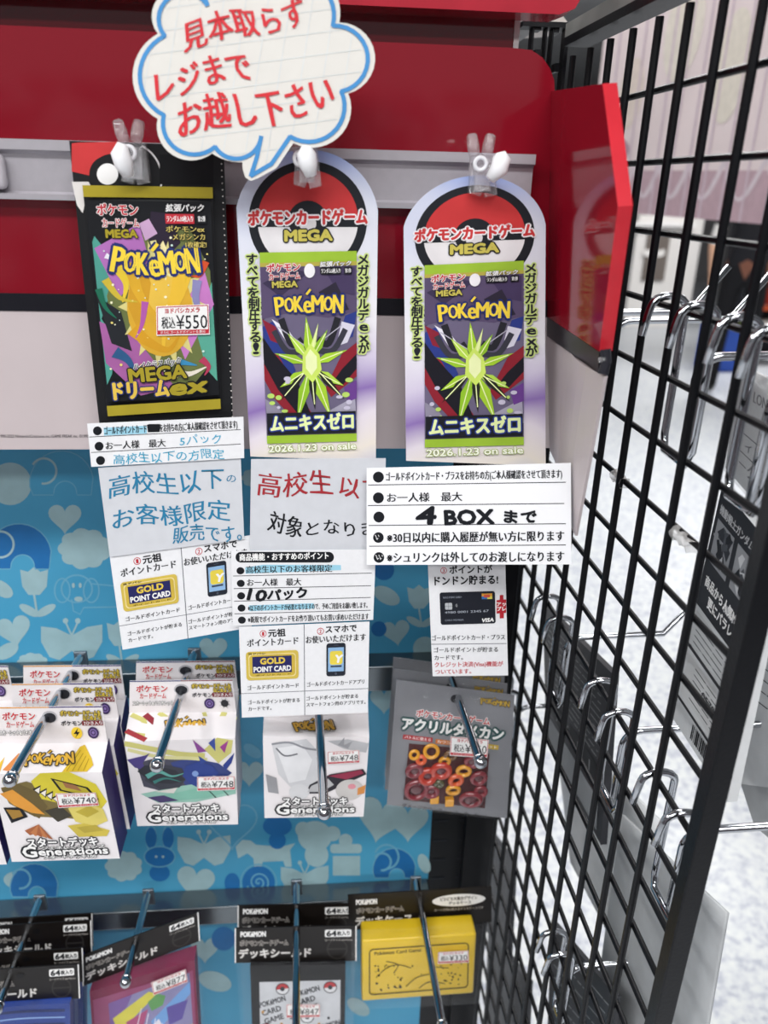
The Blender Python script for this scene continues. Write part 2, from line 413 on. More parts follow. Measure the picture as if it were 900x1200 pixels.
s.disc((12, 567), 25, PALE); heart((76, 606), 40, PALE); cloud((99, 643), 62, 48, PALE); elephant((22, 638), 76, DEEP, PALE)
elephant((72, 552), 74, SKY, PALE)
tulip((40, 684), 33, PALE); heart((16, 738), 42, PALE, rot=-.2); butterfly((84, 752), 72, PALE); leaf((8, 763), 30, PALE, -.5); cloud((38, 776), 36, 22, PALE); leaf((2, 690), 30, PALE, .6)
for k in (-1, 1): s.ring((90+k*17, 692), 9, 1.8, PALE2, 1, ry=14)
s.ring((90, 690), 18, 2, PALE2, ry=16); s.disc((92, 702), 5, PALE, 2, ry=3); s.disc((86, 686), 1.8, PALE, 2, ry=3); s.disc((94, 686), 1.8, PALE, 2, ry=3)
s.stroke([(106, 684), (150, 688)], 1.6, PALE2); s.stroke([(98, 712), (150, 711)], 1.6, PALE2); s.stroke([(84, 702), (86, 716), (94, 720), (98, 712)], 1.6, PALE2)
tulip((140, 745), 30, PALE)
# between the stacks and right of the cards
leaf((453, 698), 34, PALE, .5); tulip((491, 702), 28, PALE); heart((464, 740), 34, PALE, rot=-.15); s.disc((498, 760), 14, PALE); s.disc((450, 668), 12, DEEP); s.disc((444, 737), 9, DEEP)
leaf((290, 655), 36, PALE, -.4); heart((284, 700), 30, PALE)
# below the first row
cloud((145, 1015), 44, 36, PALE); leaf((24, 1032), 40, PALE, .1)
for k in (-1, 1): s.ring((187+k*10, 982), 6, 1.7, PALE2, ry=15); leaf((187+k*10, 982), 24, DEEP, pi/2)
s.disc((187, 1004), 18, DEEP, ry=12); s.ring((187, 1004), 18, 1.6, PALE2, 2, ry=12); s.disc((187, 1023), 12, DEEP, ry=10); s.disc((183, 1004), 1.6, PALE, 3); s.disc((191, 1004), 1.6, PALE, 3)
butterfly((239, 996), 62, PALE); heart((229, 1033), 46, PALE, rot=.15); heart((272, 965), 60, PALE2, line=2)
s.poly([(279, 1006), (276, 992), (284, 984), (294, 985), (300, 990), (330, 992), (346, 988), (340, 996), (342, 1016), (334, 1016), (332, 1009), (308, 1010), (306, 1017), (298, 1017), (297, 1006), (290, 1000)], PALE)
s.disc((272, 1035), 9, DEEP, ry=12); s.disc((303, 1034), 19, DEEP); s.ring((303, 1034), 21, 1.6, PALE2, 2); s.stroke([(303+r*cos(r*1.1), 1034+r*sin(r*1.1)) for r in [i*.4 for i in range(36)]], 1.8, PALE2, 3)
butterfly((357, 1030), 56, PALE); s.disc((369, 980), 20, PALE, ry=18); s.disc((390, 977), 9, PALE); s.disc((355, 972), 9, PALE); s.disc((371, 1002), 14, PALE, ry=14)
s.rect(390, 1003, 422, 1026, PALE); s.rrect(387, 989, 424, 1000, 4, PALE); s.disc((405, 985), 8, PALE)
s.disc((325, 968), 17, DEEP, ry=12); s.disc((325, 985), 10, DEEP); elephant((462, 1010), 50, DEEP, PALE2)
heart((446, 958), 60, PALE, rot=.2); heart((478, 962), 50, PALE); s.ring((453, 1004), 14, 2.4, PALE2, a0=-160, a1=90); leaf((497, 1012), 24, PALE, 1.2)
heart((240, 1112), 34, PALE); leaf((252, 1150), 40, PALE, .3); heart((440, 1110), 34, PALE); s.disc((262, 1100), 14, DEEP); leaf((420, 1180), 30, PALE, .6)
elephant((40, 1030), 56, DEEP, PALE2); s.disc((132, 930), 16, PALE); heart((292, 905), 34, PALE); leaf((296, 880), 24, PALE2, .6)
for i, (x, y) in enumerate([(300, 560), (470, 600), (300, 800), (140, 640), (200, 700), (250, 760), (360, 800), (450, 820), (40, 880), (210, 880)]):
    (heart if i % 2 else (lambda c, w_, m: cloud(c, w_, w_*.7, m)))((x, y), 34, PALE)
rn_ = random.Random(21)
for i in range(11):
    for j in range(9):
        x, y = -40-i*46+rn_.uniform(-8, 8), 560+j*66+rn_.uniform(-10, 10); k = rn_.randrange(5)
        if k == 0: heart((x, y), 40, PALE, rot=rn_.uniform(-.3, .3))
        elif k == 1: cloud((x, y), 52, 36, PALE)
        elif k == 2: butterfly((x, y), 52, PALE)
        elif k == 3: tulip((x, y-8), 28, PALE)
        else: elephant((x, y), 50, DEEP, PALE2)
for o_ in [s.build('patterned_panel')]:
    tag(o_, 'blue back panel printed with pale hearts, clouds, tulips and butterflies behind the hanging goods', 'panel')

# ------------------------------------------------------------------ black gondola frame behind
b = MB(); b.box((PX1+.002, .046, .3), (.165, .05, 1.385), BLACKM)
for k in range(9):
    for j in range(2): b.box((PX1+.012+j*.026, .0455, .78+k*.026), (PX1+.026+j*.026, .0462, .782+k*.026), M('slot_shade', '#25262c', rough=.6))
o = b.build('steel_backboard'); tag(o, 'black steel back panel in the dark gap between blue panel and wire grid', 'panel')
# slotted upright
ur = thing('gondola_upright', (.15, .06, 0), 'black slotted steel upright behind the red header corner', 'upright')
b = MB(); YU = .034
def ub(u0, v0, u1, v1):
    a, c = at(u0, v1, YU), at(u1, v0, YU); b.box((a.x, YU, a.z), (c.x, YU+.010, c.z), BLACKM)
for r_ in ((618, 29, 627, 112), (635, 29, 641, 112), (641, 31, 650, 112), (656, 31, 668, 112), (627, 29, 635, 35), (627, 58, 635, 66), (627, 90, 635, 112), (650, 31, 656, 38), (650, 74, 656, 84)): ub(*r_)
lo, hi = at(618, 110, YU), at(668, 110, YU); b.box((lo.x, YU, .3), (hi.x, YU+.010, lo.z), BLACKM)
b.build('post', ur)
b = MB(); lo, hi = at(612, 31, YU), at(669, 27, YU); b.box((lo.x, YU-.002, lo.z), (hi.x, YU+.012, hi.z), BLACKM); b.build('cap', ur)
b = MB(); b.box((hi.x-.02, YU+.0102, 1.40), (hi.x-.006, .088, 1.42), BLACKM); b.build('bracket', ur)
zc_ = at(620, 33, .2).z
b = MB(); b.box((.10, .0885, zc_-.02), (.162, .34, zc_-.0005), M('shelf_grey', '#8f8d8c', rough=.5)); b.box((.13, .0465, zc_-.09), (.14, .30, zc_-.02), BLACKM); o = b.build('top_shelf'); tag(o, 'grey shelf on the far side of the slotted upright under the pale carton', 'shelf')
# pale goods on top of the far side
b = MB()
b.prism([at(598, 12, .2), at(655, 12, .2), at(668, 30, .2), at(640, 33, .2), at(600, 33, .2)], (0, .05, 0), M('pale_carton', '#cfc6bf', rough=.6))
b.prism([at(606, 12, .196), at(612, 30, .196), at(617, 30, .196), at(610, 12, .196)], (0, .003, 0), M('brown_print', '#7a6a60'))
b.prism([at(633, 14, .196), at(627, 31, .196), at(632, 31, .196), at(642, 14, .196)], (0, .003, 0), M('brown_print', '#7a6a60'))
o = b.build('carton'); tag(o, 'pale carton with brown bands on top of the shelving beyond the slotted upright', 'carton')

# ------------------------------------------------------------------ red header
hd = thing('sign_header', (-.15, -.06, 1.30), 'glossy red header with black stripe, white lower board and grey rail above the goods', 'display header')
yh = -.10
def yz(x, z, y=yh): return Vector((x, y, z))
XL = -.44
foldT = at(646, 107, yh); foldB = at(641, 371, yh)
zs0, zs1, zw = at(300, 347.5, yh).z, at(300, 367.5, yh).z, at(300, 526, yh).z
zt = at(560, 54, yh).z
top = [at(600, 56, yh), at(623, 58.7, yh), at(636, 67.6, yh), at(644.5, 80, yh), at(649.5, 94, yh), at(650, 107, yh)]
b = MB(); b.prism([yz(XL, zs0), yz(XL, zt+.001)]+top+[Vector((foldB.x, yh, zs0))], (0, .003, 0), REDACR, REDACR)
b.build('red_panel', hd)
b = MB(); b.box((XL, yh-.0006, zs1), (foldB.x, yh+.003, zs0), BLACKST); b.build('black_stripe', hd)
xwb = at(644, 527, yh).x
b = MB(); b.prism([yz(XL, zw), yz(XL, zs1), yz(foldB.x, zs1), yz(xwb, zw)], (0, .004, 0), WHITEBD); o = b.build('white_board', hd)
s = Sheet(YP(yh-.0003)); s.text('mon. ©1995-2022 Nintendo/Creatures inc./GAME FREAK inc. ©1995', (-14, 511), (104, 511), 3.6, INK, 1, 0); s.build('copyright_line', o)
A = Vector((.1311, -.2057, 1.3820)); WP = P3(Vector((foldT.x, yh, foldT.z)), foldB, A)
wn = WP.n
W = lambda u, v: WP.hit(u, v)
b = MB(); inner = [W(645, 107), W(706, 98), W(724, 242), W(702, 412), W(641, 371)]
b.prism(inner, -wn*.0062, M('red_acrylic_side', '#860f20', rough=.1, spec=.14, vary=.03, scale=4), REDEDGE); b.build('side_wing', hd)
b = MB(); b.prism([W(641, 371.5), W(702, 412.5), W(701, 437.6), W(641, 393.7)], -wn*.003, BLACKST); b.build('black_stripe', hd)
# white wing, its free edge curling away
b = MB()
def crv(u0, v0, u1, v1):
    out = []
    for i in range(9):
        t = i/8; p = W(u0+(u1-u0)*t, v0+(v1-v0)*t); out.append(p-wn*(.0015*sin(t*7)))
    return out
ta = crv(641, 393.7, 706, 441); tb = crv(644, 527, 672, 628)
b.add(ta+tb, [[i, i+1, 9+i+1, 9+i] for i in range(8)], WHITEBD)
ta2 = [p-wn*.0015 for p in ta]; tb2 = [p-wn*.0015 for p in tb]
b.add(ta2+tb2, [[i, 9+i, 9+i+1, i+1] for i in range(8)], WHITEBD)
b.add([ta[8], tb[8], tb2[8], ta2[8]], [[0, 1, 2, 3]], WHITEBD); b.add(tb+tb2, [[i, i+1, 9+i+1, 9+i] for i in range(8)], WHITEBD)
b.build('white_wing', hd, smooth=False)
# plastic catch at the tip of the stripe
b = MB(); p = W(704, 424)
b.tube([p+Vector((.001, -.001, .006)), p+Vector((.002, -.002, 0)), p+Vector((.001, -.002, -.005))], .0025, M('dark_catch', '#2a2a30', rough=.2)); b.tube([p+Vector((-.002, -.002, .001)), p+Vector((.001, -.003, .002))], .0012, CLIPM)
b.build('edge_catch', hd)
# hood and board above
hz = at(600, 24, -.06).z
hy = next(y for y in [-.06-.0005*k for k in range(400)] if at(600, 14.5, y).z <= hz)
hx = at(683, 5, hy).x; HOODY = hy
b = MB(); b.prism([Vector((XL, hy, hz)), Vector((hx-.012, hy, hz)), Vector((hx-.004, hy, hz+.003)), Vector((hx, hy, hz+.010)), Vector((hx, hy, hz+.05)), Vector((XL, hy, hz+.05))], (0, -.06-hy, 0), M('red_hood', '#b22435', rough=.2, spec=.5)); b.build('hood', hd)
xr = at(602, 40, -.06).x
b = MB(); b.box((XL, -.06, 1.36), (xr, -.056, hz), REDACR); b.build('upper_board', hd)
b = MB(); b.box((xr, -.061, 1.36), (xr+.003, -.055, hz+.004), WHT); b.build('edge_strip', hd)
# label rail
yr = -.106; zr1 = at(300, 171.5, yr).z; zr0 = at(300, 240, yr).z; xe = at(626, 182, yr).x; hh = zr1-zr0
b = MB()
prof = [(yh-.0005, zr1), (yr-.004, zr1), (yr-.004, zr1-hh*.17), (yr-.0015, zr1-hh*.20), (yr, zr1-hh*.24), (yr, zr0+hh*.14), (yr-.003, zr0+hh*.10), (yr-.003, zr0), (yh-.0005, zr0)]
b.prism([(XL, y, z) for y, z in prof], (xe-XL, 0, 0), RAILM); b.build('label_rail', hd)
p0, p1 = at(-60, 180, yr-.005), at(9, 222, yr-.005)
b = MB(); b.box((p0.x, yr-.007, p1.z), (p1.x, yr, at(9, 180, yr-.005).z), M('grey_clip', '#c5c0c6', rough=.35), bev=.003); o = b.build('rail_clip', hd); auto_smooth(o)

# ------------------------------------------------------------------ hook bars
BARM = M('steel_bar', '#767c80', rough=.22, metal=.9, vary=.03, scale=150)
def bar(v, h, label):
    z = at(300, v, -.022).z; b = MB()
    b.box((-.44, -.022, z-h), (PX1, -.0006, z), BARM, bev=.0014)
    o = b.build('hook_bar'); tag(o, label, 'hook bar', 'horizontal hook bars'); return z
ZB1 = bar(785.5, .024, 'grey steel hook bar behind the upper row of hanging boxes')
ZB2 = bar(1061, .022, 'grey steel hook bar behind the lower row of black-topped packets')

# ------------------------------------------------------------------ wire grid on the right
gp = thing('wire_grid_panel', (.17, -.12, .3), 'black wire grid panel on the right with square post and grey top channel', 'wire grid')
ys = [-.0845-.0325*k for k in range(-3, 6)]
zs = [1.4995-.0339*k for k in range(0, 31)]
for y in ys:
    b = MB(); b.tube([(XM(y), y, .32), (XM(y), y, 1.532)], .0021, BLACKM, n=10); b.build('vertical_wire', gp, smooth=False)
y0, y1 = .022, -.291
for z in zs:
    b = MB(); b.tube([(XM(y0)+.004, y0, z), (XM(y1)+.004, y1, z)], .0017, BLACKM, n=10); b.build('horizontal_wire', gp, smooth=False)
b = MB(); b.box((.1715, -.3003, .30), (.1815, -.2910, 1.56), BLACKM, bev=.0008); b.build('post', gp)
za, zb_, zc2 = MP(.166).hit(700, 37).z, MP(.166).hit(700, 26).z, MP(.166).hit(700, 9).z
def rail(nm, xa, xb, z0, z1, m):
    b = MB(); b.prism([(XM(.016)+xa, .016, z0), (XM(.016)+xa, .016, z1), (XM(.016)+xb, .016, z1), (XM(.016)+xb, .016, z0)], (XM(-.29)-XM(.016), -.306, 0), m); b.build(nm, gp)
rail('top_rail', -.006, .010, za, zb_, BLACKM); rail('top_channel', -.006, .012, zb_, zc2, M('aluminium', '#a4a7a2', rough=.4, metal=.5))
# ragged remnants of clear tape on the wires
TAPE = clear('old_tape', gloss=.12, haze=.35, hazecol=(.75, .74, .72))
for (u, v), w_ in (((726, 560), .016), ((800, 630), .020)):
    p = MP(.172).hit(u, v); d = Vector((sin(MA), cos(MA), 0)); b = MB(); ring = []
    for i in range(9):
        t = i/8-.5; ring.append([p+d*(t*w_)+Vector((.0032*cos(a)*(1+.2*sin(i*3.1)), 0, (.0026+.0012*sin(i*1.9+1))*sin(a)+.0009*sin(i*2.3+a*3)-.0006)) for a in [k*pi/5 for k in range(10)]])
    b.add([q for r in ring for q in r], [[i*10+k, i*10+(k+1) % 10, (i+1)*10+(k+1) % 10, (i+1)*10+k] for i in range(8) for k in range(10)], TAPE)
    b.build('tape_remnant', gp, smooth=True)

# ------------------------------------------------------------------ speech bubble sign
BLUEL = M('blue_line', '#4a93cf', rough=.5); REDMK = M('red_marker', '#d9343c', rough=.5); GRIDL = M('pale_grid', '#dfe2e1', rough=.6)
lobes = [((193, 42), (164, 84), (192, 135)), ((192, 135), (209, 176), (252, 172)), ((252, 172), (279, 186), (306, 160))]
tail = [(306, 160), (301, 184), (294, 206), (318, 192), (340, 160)]
lobes2 = [((340, 160), (387, 158), (400, 107)), ((400, 107), (431, 66), (390, 30)), ((390, 30), (366, -24), (318, -22)), ((318, -22), (276, -52), (243, 6)), ((243, 6), (204, -6), (193, 42))]
def outl(g):
    c = (297, 75); pts = []
    def push(p, k): d = math.dist(p, c); return (p[0]+(p[0]-c[0])/d*k, p[1]+(p[1]-c[1])/d*k)
    for a, m_, e in lobes:
        if g and e == (306, 160): pts += arc3(push(a, g), (268, 188.5), (284, 190))
        else: pts += arc3(push(a, g), push(m_, g), push(e, g))[:-1]
    pts += [(284.5, 199), (287.5, 208), (294, 212), (302, 209), (324, 197), push((340, 160), g)] if g else tail
    for a, m_, e in lobes2: pts += arc3(push(a, g) if g else a, push(m_, g) if g else m_, push(e, g) if g else e)[:-1]
    return pts
s = Sheet(YP(min(HOODY-.002, -.150))); s.body(outl(8.5), M('bubble_card', '#e6e3dc', rough=.5, vary=.01), .0012)
base = outl(0)
for k in range(-5, 7):
    x = 297+k*26
    ins = lambda p: sum(((base[i][1] > p[1]) != (base[i-1][1] > p[1])) and p[0] < (base[i-1][0]-base[i][0])*(p[1]-base[i][1])/(base[i-1][1]-base[i][1])+base[i][0] for i in range(len(base))) % 2
    for pts in ([(x+i*-.9*1.0+(-4), 60+i*6-90) for i in range(40)], [(150+i*7, 75+k*26-i*.9+18) for i in range(40)]):
        run = []
        for p in pts+[(0, 0)]:
            if ins(p): run.append(p)
            elif len(run) > 1: s.stroke(run, 1.1, GRIDL, 1); run = []
            else: run = []
s.stroke(base+[base[0]], 5, BLUEL, 2, seg=True)
s.text('見本取らず', (214, 42), (358, 12), 34, REDMK, 3, .022, 1); s.text('レジまで', (182, 100), (292, 76), 36, REDMK, 3, .022, 1); s.text('お越し下さい', (209, 142), (392, 110), 42, REDMK, 3, .020, 1)
tag(s.build('speech_bubble_sign'), 'white cloud-shaped speech bubble sign with blue outline and red handwriting', 'sign')

# ------------------------------------------------------------------ transparent clips on the rail
def make_clip(name, ears, body, lever, eye, y, label):
    r = thing(name, at(body[0], body[1], y), label, 'clip', 'clear sign clips on the grey rail')
    P = lambda u, v, dy=0: at(u, v, y+dy)
    cx, cy = body; b = MB()
    b.prism([P(cx-13, cy-22), P(cx+12, cy-22), P(cx+15, cy+8), P(cx+17, cy+24), P(cx+3, cy+27), P(cx+1, cy+18), P(cx-3, cy+26), P(cx-16, cy+22), P(cx-15, cy+4)], (0, .006, 0), CLIPM)
    b.prism([P(cx-10, cy-18, -.004), P(cx+8, cy-18, -.004), P(cx+9, cy+20, -.004), P(cx-9, cy+20, -.004)], (0, .0035, 0), CLIPM)
    o = b.build('body', r)
    for k in ears:
        b = MB(); b.tube([P(k[0], k[1], -.002), P((k[0]+k[2])/2, (k[1]+k[3])/2, -.003), P(k[2], k[3], -.001)], [.0028, .0031, .0027], CLIPM, n=8); b.build('prong', r, smooth=True)
    b = MB(); L = [P(u, v, -.011) for u, v in lever]; n = len(L); b.tube(L, [.0022]+[.0046]*(n-2)+[.0026], M('white_lever', '#f0f0f2', rough=.35), n=12); o = b.build('lever', r, smooth=True); o['label'] = 'white plastic lever'
    b = MB(); b.ring(P(eye[0], eye[1], -.006), (0, 1, 0), .0029, .0010, M('clip_eye', '#e4e4e8', rough=.3), 18, 8); b.build('pivot', r, smooth=True)
make_clip('sign_clip', [(146, 167, 138, 143), (159, 166, 163, 143)], (158, 190), [(143, 168), (141, 180), (145, 192), (151, 207)], (151, 179), -.128, 'clear plastic clip with white lever holding the black-backed pack')
make_clip('sign_clip', [(350, 176, 347, 168), (364, 176, 366, 168)], (360, 194), [(359, 171), (359, 180), (361, 192), (365, 207)], (352, 186), -.138, 'clear plastic clip half hidden under the speech bubble tail')
make_clip('sign_clip', [(556, 182, 553, 159), (570, 182, 575, 160)], (566, 204), [(587, 178), (588, 186), (585, 198), (574, 210)], (563, 192), -.130, 'clear plastic clip with raised white horn on the rightmost arched tag')

# ------------------------------------------------------------------ shared print helpers
GOLD = C('#e2c84e'); GOLDD = C('#8f7a26'); YEL = C('#f4d544'); NAVY = C('#23306e'); LRED = C('#c2303c'); PINK = C('#c57cc0'); TEAL = C('#3f9c8c')
def wordmark(s, pts, h, ow=.07, fill=None, line=None):
    """arched yellow word with dark outline; pts: centre line through the letters"""
    word = 'POKéMON'; P = curve(pts, 12); L = [0]
    for a, b in zip(P, P[1:]): L.append(L[-1]+math.dist(a, b))
    wd = [.95, .95, .95, .8, 1.2, .95, 1.05]; T = sum(wd); acc = 0
    def pos(d):
        for i in range(len(L)-1):
            if L[i+1] >= d: t = (d-L[i])/(L[i+1]-L[i]+1e-9); return tuple(P[i][j]+(P[i+1][j]-P[i][j])*t for j in (0, 1))
        return P[-1]
    up = [1.15, .9, 1.0, 1.15, 1.05, .9, 1.15]
    for rnd in (0, 1):
        acc = 0
        for ch, w_, k in zip(word, wd, up):
            a = pos(L[-1]*(acc+.04)/T); e = pos(L[-1]*(acc+w_-.04)/T); acc += w_
            if ch == 'é':
                ch = 'e'; m_ = ((a[0]+e[0])/2, (a[1]+e[1])/2); s.stroke([(m_[0]-h*.05, m_[1]-h*.52), (m_[0]+h*.2, m_[1]-h*.82)], h*(.32 if rnd == 0 else .14), (line or NAVY) if rnd == 0 else (fill or YEL), 4+rnd)
            if rnd == 0: s.text(ch, a, e, h*k, line or NAVY, 4, .02+ow)
            else: s.text(ch, a, e, h*k, fill or YEL, 5, .028)
def sticker(q, price, plane, parent, base=.0006):
    """q: photo quad"""
    s = Sheet(plane, rectq(100, 52, q), base)
    s.body([(0, 0), (100, 0), (100, 52), (0, 52)], WHT, .00015)
    s.stroke([(2, 2), (98, 2)], 1.5, LRED, 1); s.stroke([(2, 2), (2, 50)], 1.5, LRED, 1); s.stroke([(98, 2), (98, 50)], 1.5, LRED, 1)
    s.text('ヨドバシカメラ', (17, 9), (83, 9), 9, LRED, 2, .03)
    s.text('税込', (10, 30), (36, 30), 20, INK, 2, .01); s.text('¥'+price, (38, 29), (96, 29), 24, INK, 2, .0)
    s.rect(2, 43, 98, 50, LRED, 1); s.text('さらにゴールドポイントを還元', (8, 46.5), (92, 46.5), 4.6, WHT, 2, .01)
    o = s.build('price_sticker', parent); o['label'] = 'white price sticker with red bands'; return o
def shard(s, q, pts, m, lay=2): s.poly([q(p) for p in pts], m, lay)

# ------------------------------------------------------------------ black-backed pack on the left
lp = thing('sample_pack', at(180, 330, -.122), 'black card with gold-topped dark trading card pack and price sticker, leftmost on the rail', 'card pack')
pl = YP(-.122)
s = Sheet(pl)
s.body([(81, 165), (262, 171), (268, 330), (273, 502), (117, 502), (98, 330)], M('black_card', '#1d1e20', rough=.4), .0006)
EMR = C('#c8393a')
s.poly([(84, 168)]+[(92, 167), (137, 166)]+arc3((137, 181), (118, 184), (106, 206))+[(84, 201)], EMR, 1)
s.disc((126, 204), 21.5, C('#17181b'), 2); s.disc((126, 204), 12.5, WHT, 3)
s.poly([(84, 213), (104, 213)]+[(108, 222), (100, 236), (97, 250), (90, 240)], C('#dfdad6'), 1)
s.stroke(arc3((166, 171), (184, 188), (186, 226)), 2, WHT, 1); s.rect(187, 181, 250, 216, C('#0d0e12'), 1)
for i in range(40): s.disc((259.5+i*.33, 192+i*7.6), .9, C('#cfcac6'), 1, n=6)
s.build('backing_card', lp)
# pillow-shaped foil pack
q = rectq(100, 200, [(96.5, 217), (249, 219.5), (260, 479), (125, 488)])
fol = M('dark_foil', '#17191c', rough=.3, spec=.6)
b = MB(); nx, ny = 10, 20; vs = []; fs = []
for j in range(ny+1):
    for i in range(nx+1):
        x, y = i/nx, j/ny; d = .0030*(sin(pi*x)**.5)*(sin(pi*y)**.5); vs.append(pl.hit(*q((x*100, y*200)), .0004+d))
for j in range(ny):
    for i in range(nx): a = j*(nx+1)+i; fs.append([a, a+1, a+nx+2, a+nx+1])
b.add(vs, fs, fol); pk = b.build('foil_pack', lp, smooth=True); pk['label'] = 'dark foil pack with gold strips'
s = Sheet(YP(-.122-.0036), q)
OLV = C('#a8982f', rough=.3); BK = C('#15171b')
s.rect(0, 0, 100, 9, OLV, 1); s.rect(1, 190, 99, 200, OLV, 1)
s.rect(1.5, 12, 98, 186, BK, 1)
L2 = 2
s.poly([(5, 40), (18, 60), (12, 90), (4, 110), (14, 130), (8, 160), (3, 170), (3, 45)], C('#4f9b8d'), L2)
s.poly([(30, 40), (80, 34), (95, 70), (96, 150), (78, 172), (40, 178), (14, 150), (10, 90)], C('#6a7342'), L2)
s.poly([(4, 50), (40, 30), (46, 60), (20, 92)], C('#b06fb5'), L2); s.poly([(96, 80), (80, 120), (88, 160), (97, 172)], C('#58a590'), L2)
s.poly([(88, 60), (97, 100), (70, 150), (64, 130)], PINK, L2); s.poly([(2, 112), (30, 128), (60, 176), (30, 182), (4, 150)], C('#a4609c'), L2)
s.poly([(2, 90), (20, 104), (26, 140), (10, 132)], C('#23262b'), 3); s.poly([(50, 20), (66, 22), (72, 46), (58, 60), (46, 48)], C('#2b2233'), 3); s.poly([(40, 30), (48, 26), (54, 38), (44, 44)], C('#c9a4c8'), 3)
burst = []
for i in range(28):
    a = 2*pi*i/28; r = (38 if i % 2 == 0 else 24); burst.append((54+r*cos(a)*.95, 100+r*sin(a)*1.5))
s.poly(burst, C('#d9cf86'), 3)
s.disc((52, 104), 27, C('#d9a834'), 4, ry=42); s.disc((56, 88), 15, C('#e6bd4a'), 4, ry=20); s.poly([(30, 72), (40, 60), (46, 80), (40, 110), (32, 120), (26, 100)], C('#cf9a2a'), 4); s.poly([(50, 56), (58, 44), (64, 60), (58, 78)], C('#efe3a8'), 4)
for pts, wd, col in (([(32, 62), (34, 84), (44, 104), (58, 112)], 12, '#dba92f'), ([(72, 72), (66, 92), (56, 112), (52, 140)], 16, '#e8bb3a'), ([(28, 120), (40, 132), (56, 140), (66, 128)], 12, '#d39b26'), ([(50, 44), (54, 62), (62, 74), (70, 70)], 5, '#e9dfa0'),
                     ([(20, 66), (26, 80), (22, 96)], 9, '#e6c83a'), ([(10, 76), (20, 92), (34, 96)], 7, '#cdb53c'), ([(84, 78), (82, 96), (88, 116), (84, 128)], 8, '#8a86b4'), ([(92, 62), (86, 74), (78, 74)], 6, '#d2502c'), ([(76, 66), (74, 80)], 5, '#e0b830'),
                     ([(4, 84), (8, 100), (16, 110)], 6, '#1f6a52'), ([(12, 140), (22, 148), (28, 164)], 11, '#2f5a86'), ([(60, 160), (72, 164), (88, 158)], 9, '#e5dccb'), ([(66, 152), (80, 156)], 6, '#3c8bb6'), ([(30, 156), (44, 164), (50, 174)], 9, '#d8b02e'), ([(84, 150), (90, 158), (86, 166)], 7, '#b33c5a'), ([(40, 96), (36, 116), (30, 128)], 6, '#b05aa6'), ([(12, 56), (22, 62)], 5, '#e8e4ee')):
    s.stroke(curve(pts, 6), wd, C(col), 5, taper=True)
for i in range(46):
    a = random.uniform(5, 95), random.uniform(40, 172); r = random.uniform(.5, 1.3); s.disc(a, r, C(random.choice(['#f6f1c8', '#e9d97a', '#cfe6dc'])), 6, n=6, ry=r)
s.text('ポケモン', (9, 19), (40, 19), 9, LRED, 7, .03, outline=WHT, ow=.05); s.text('カードゲーム', (12, 29.5), (40, 29.5), 7.5, LRED, 7, .02, outline=WHT, ow=.05); s.text('MEGA', (14, 38), (38, 38), 6.6, OLV, 7, .05, outline=BK, ow=.06)
s.text('拡張パック', (62, 17), (92, 17), 6, WHT, 7, .03, shear=.2, outline=BK); s.rect(61, 22, 84, 30, LRED, 6); s.text('ランダム10枚入り', (62, 26), (83, 26), 5, WHT, 7, .02); s.rect(86, 22, 94, 30, BK, 6); s.text('第2弾', (87, 26), (93, 26), 4.6, WHT, 7)
s.text('ポケモンex', (61, 34.5), (92, 34.5), 5.4, C('#d8c46a'), 7, .02, outline=BK); s.text('メガシンカ', (66, 41), (92, 41), 5.4, C('#d8c46a'), 7, .02, outline=BK); s.text('1枚確定!', (76, 47.5), (93, 47.5), 5, C('#d8c46a'), 7, .02, outline=BK)
wordmark(s, [(17, 58), (40, 63), (60, 62), (86, 60)], 20)
s.text('ハイクラスパック', (26, 155), (66, 151), 7.5, BK, 7, .02, shear=.2, outline=WHT); s.text('MEGA', (22, 162.5), (70, 160.5), 13, OLV, 7, .04, outline=BK, ow=.06)
s.text('ドリーム', (8, 176.5), (54, 176), 17, C('#e0bd4f'), 7, .05, outline=NAVY, ow=.06); s.text('ex', (56, 176), (88, 174), 15, OLV, 7, .05, shear=.2, outline=BK, ow=.07)
s.build('printed_front', pk)
sticker([(183, 359), (244.5, 356.5), (246, 392), (183.5, 393.5)], '550', YP(-.122-.0036), lp, .0013)

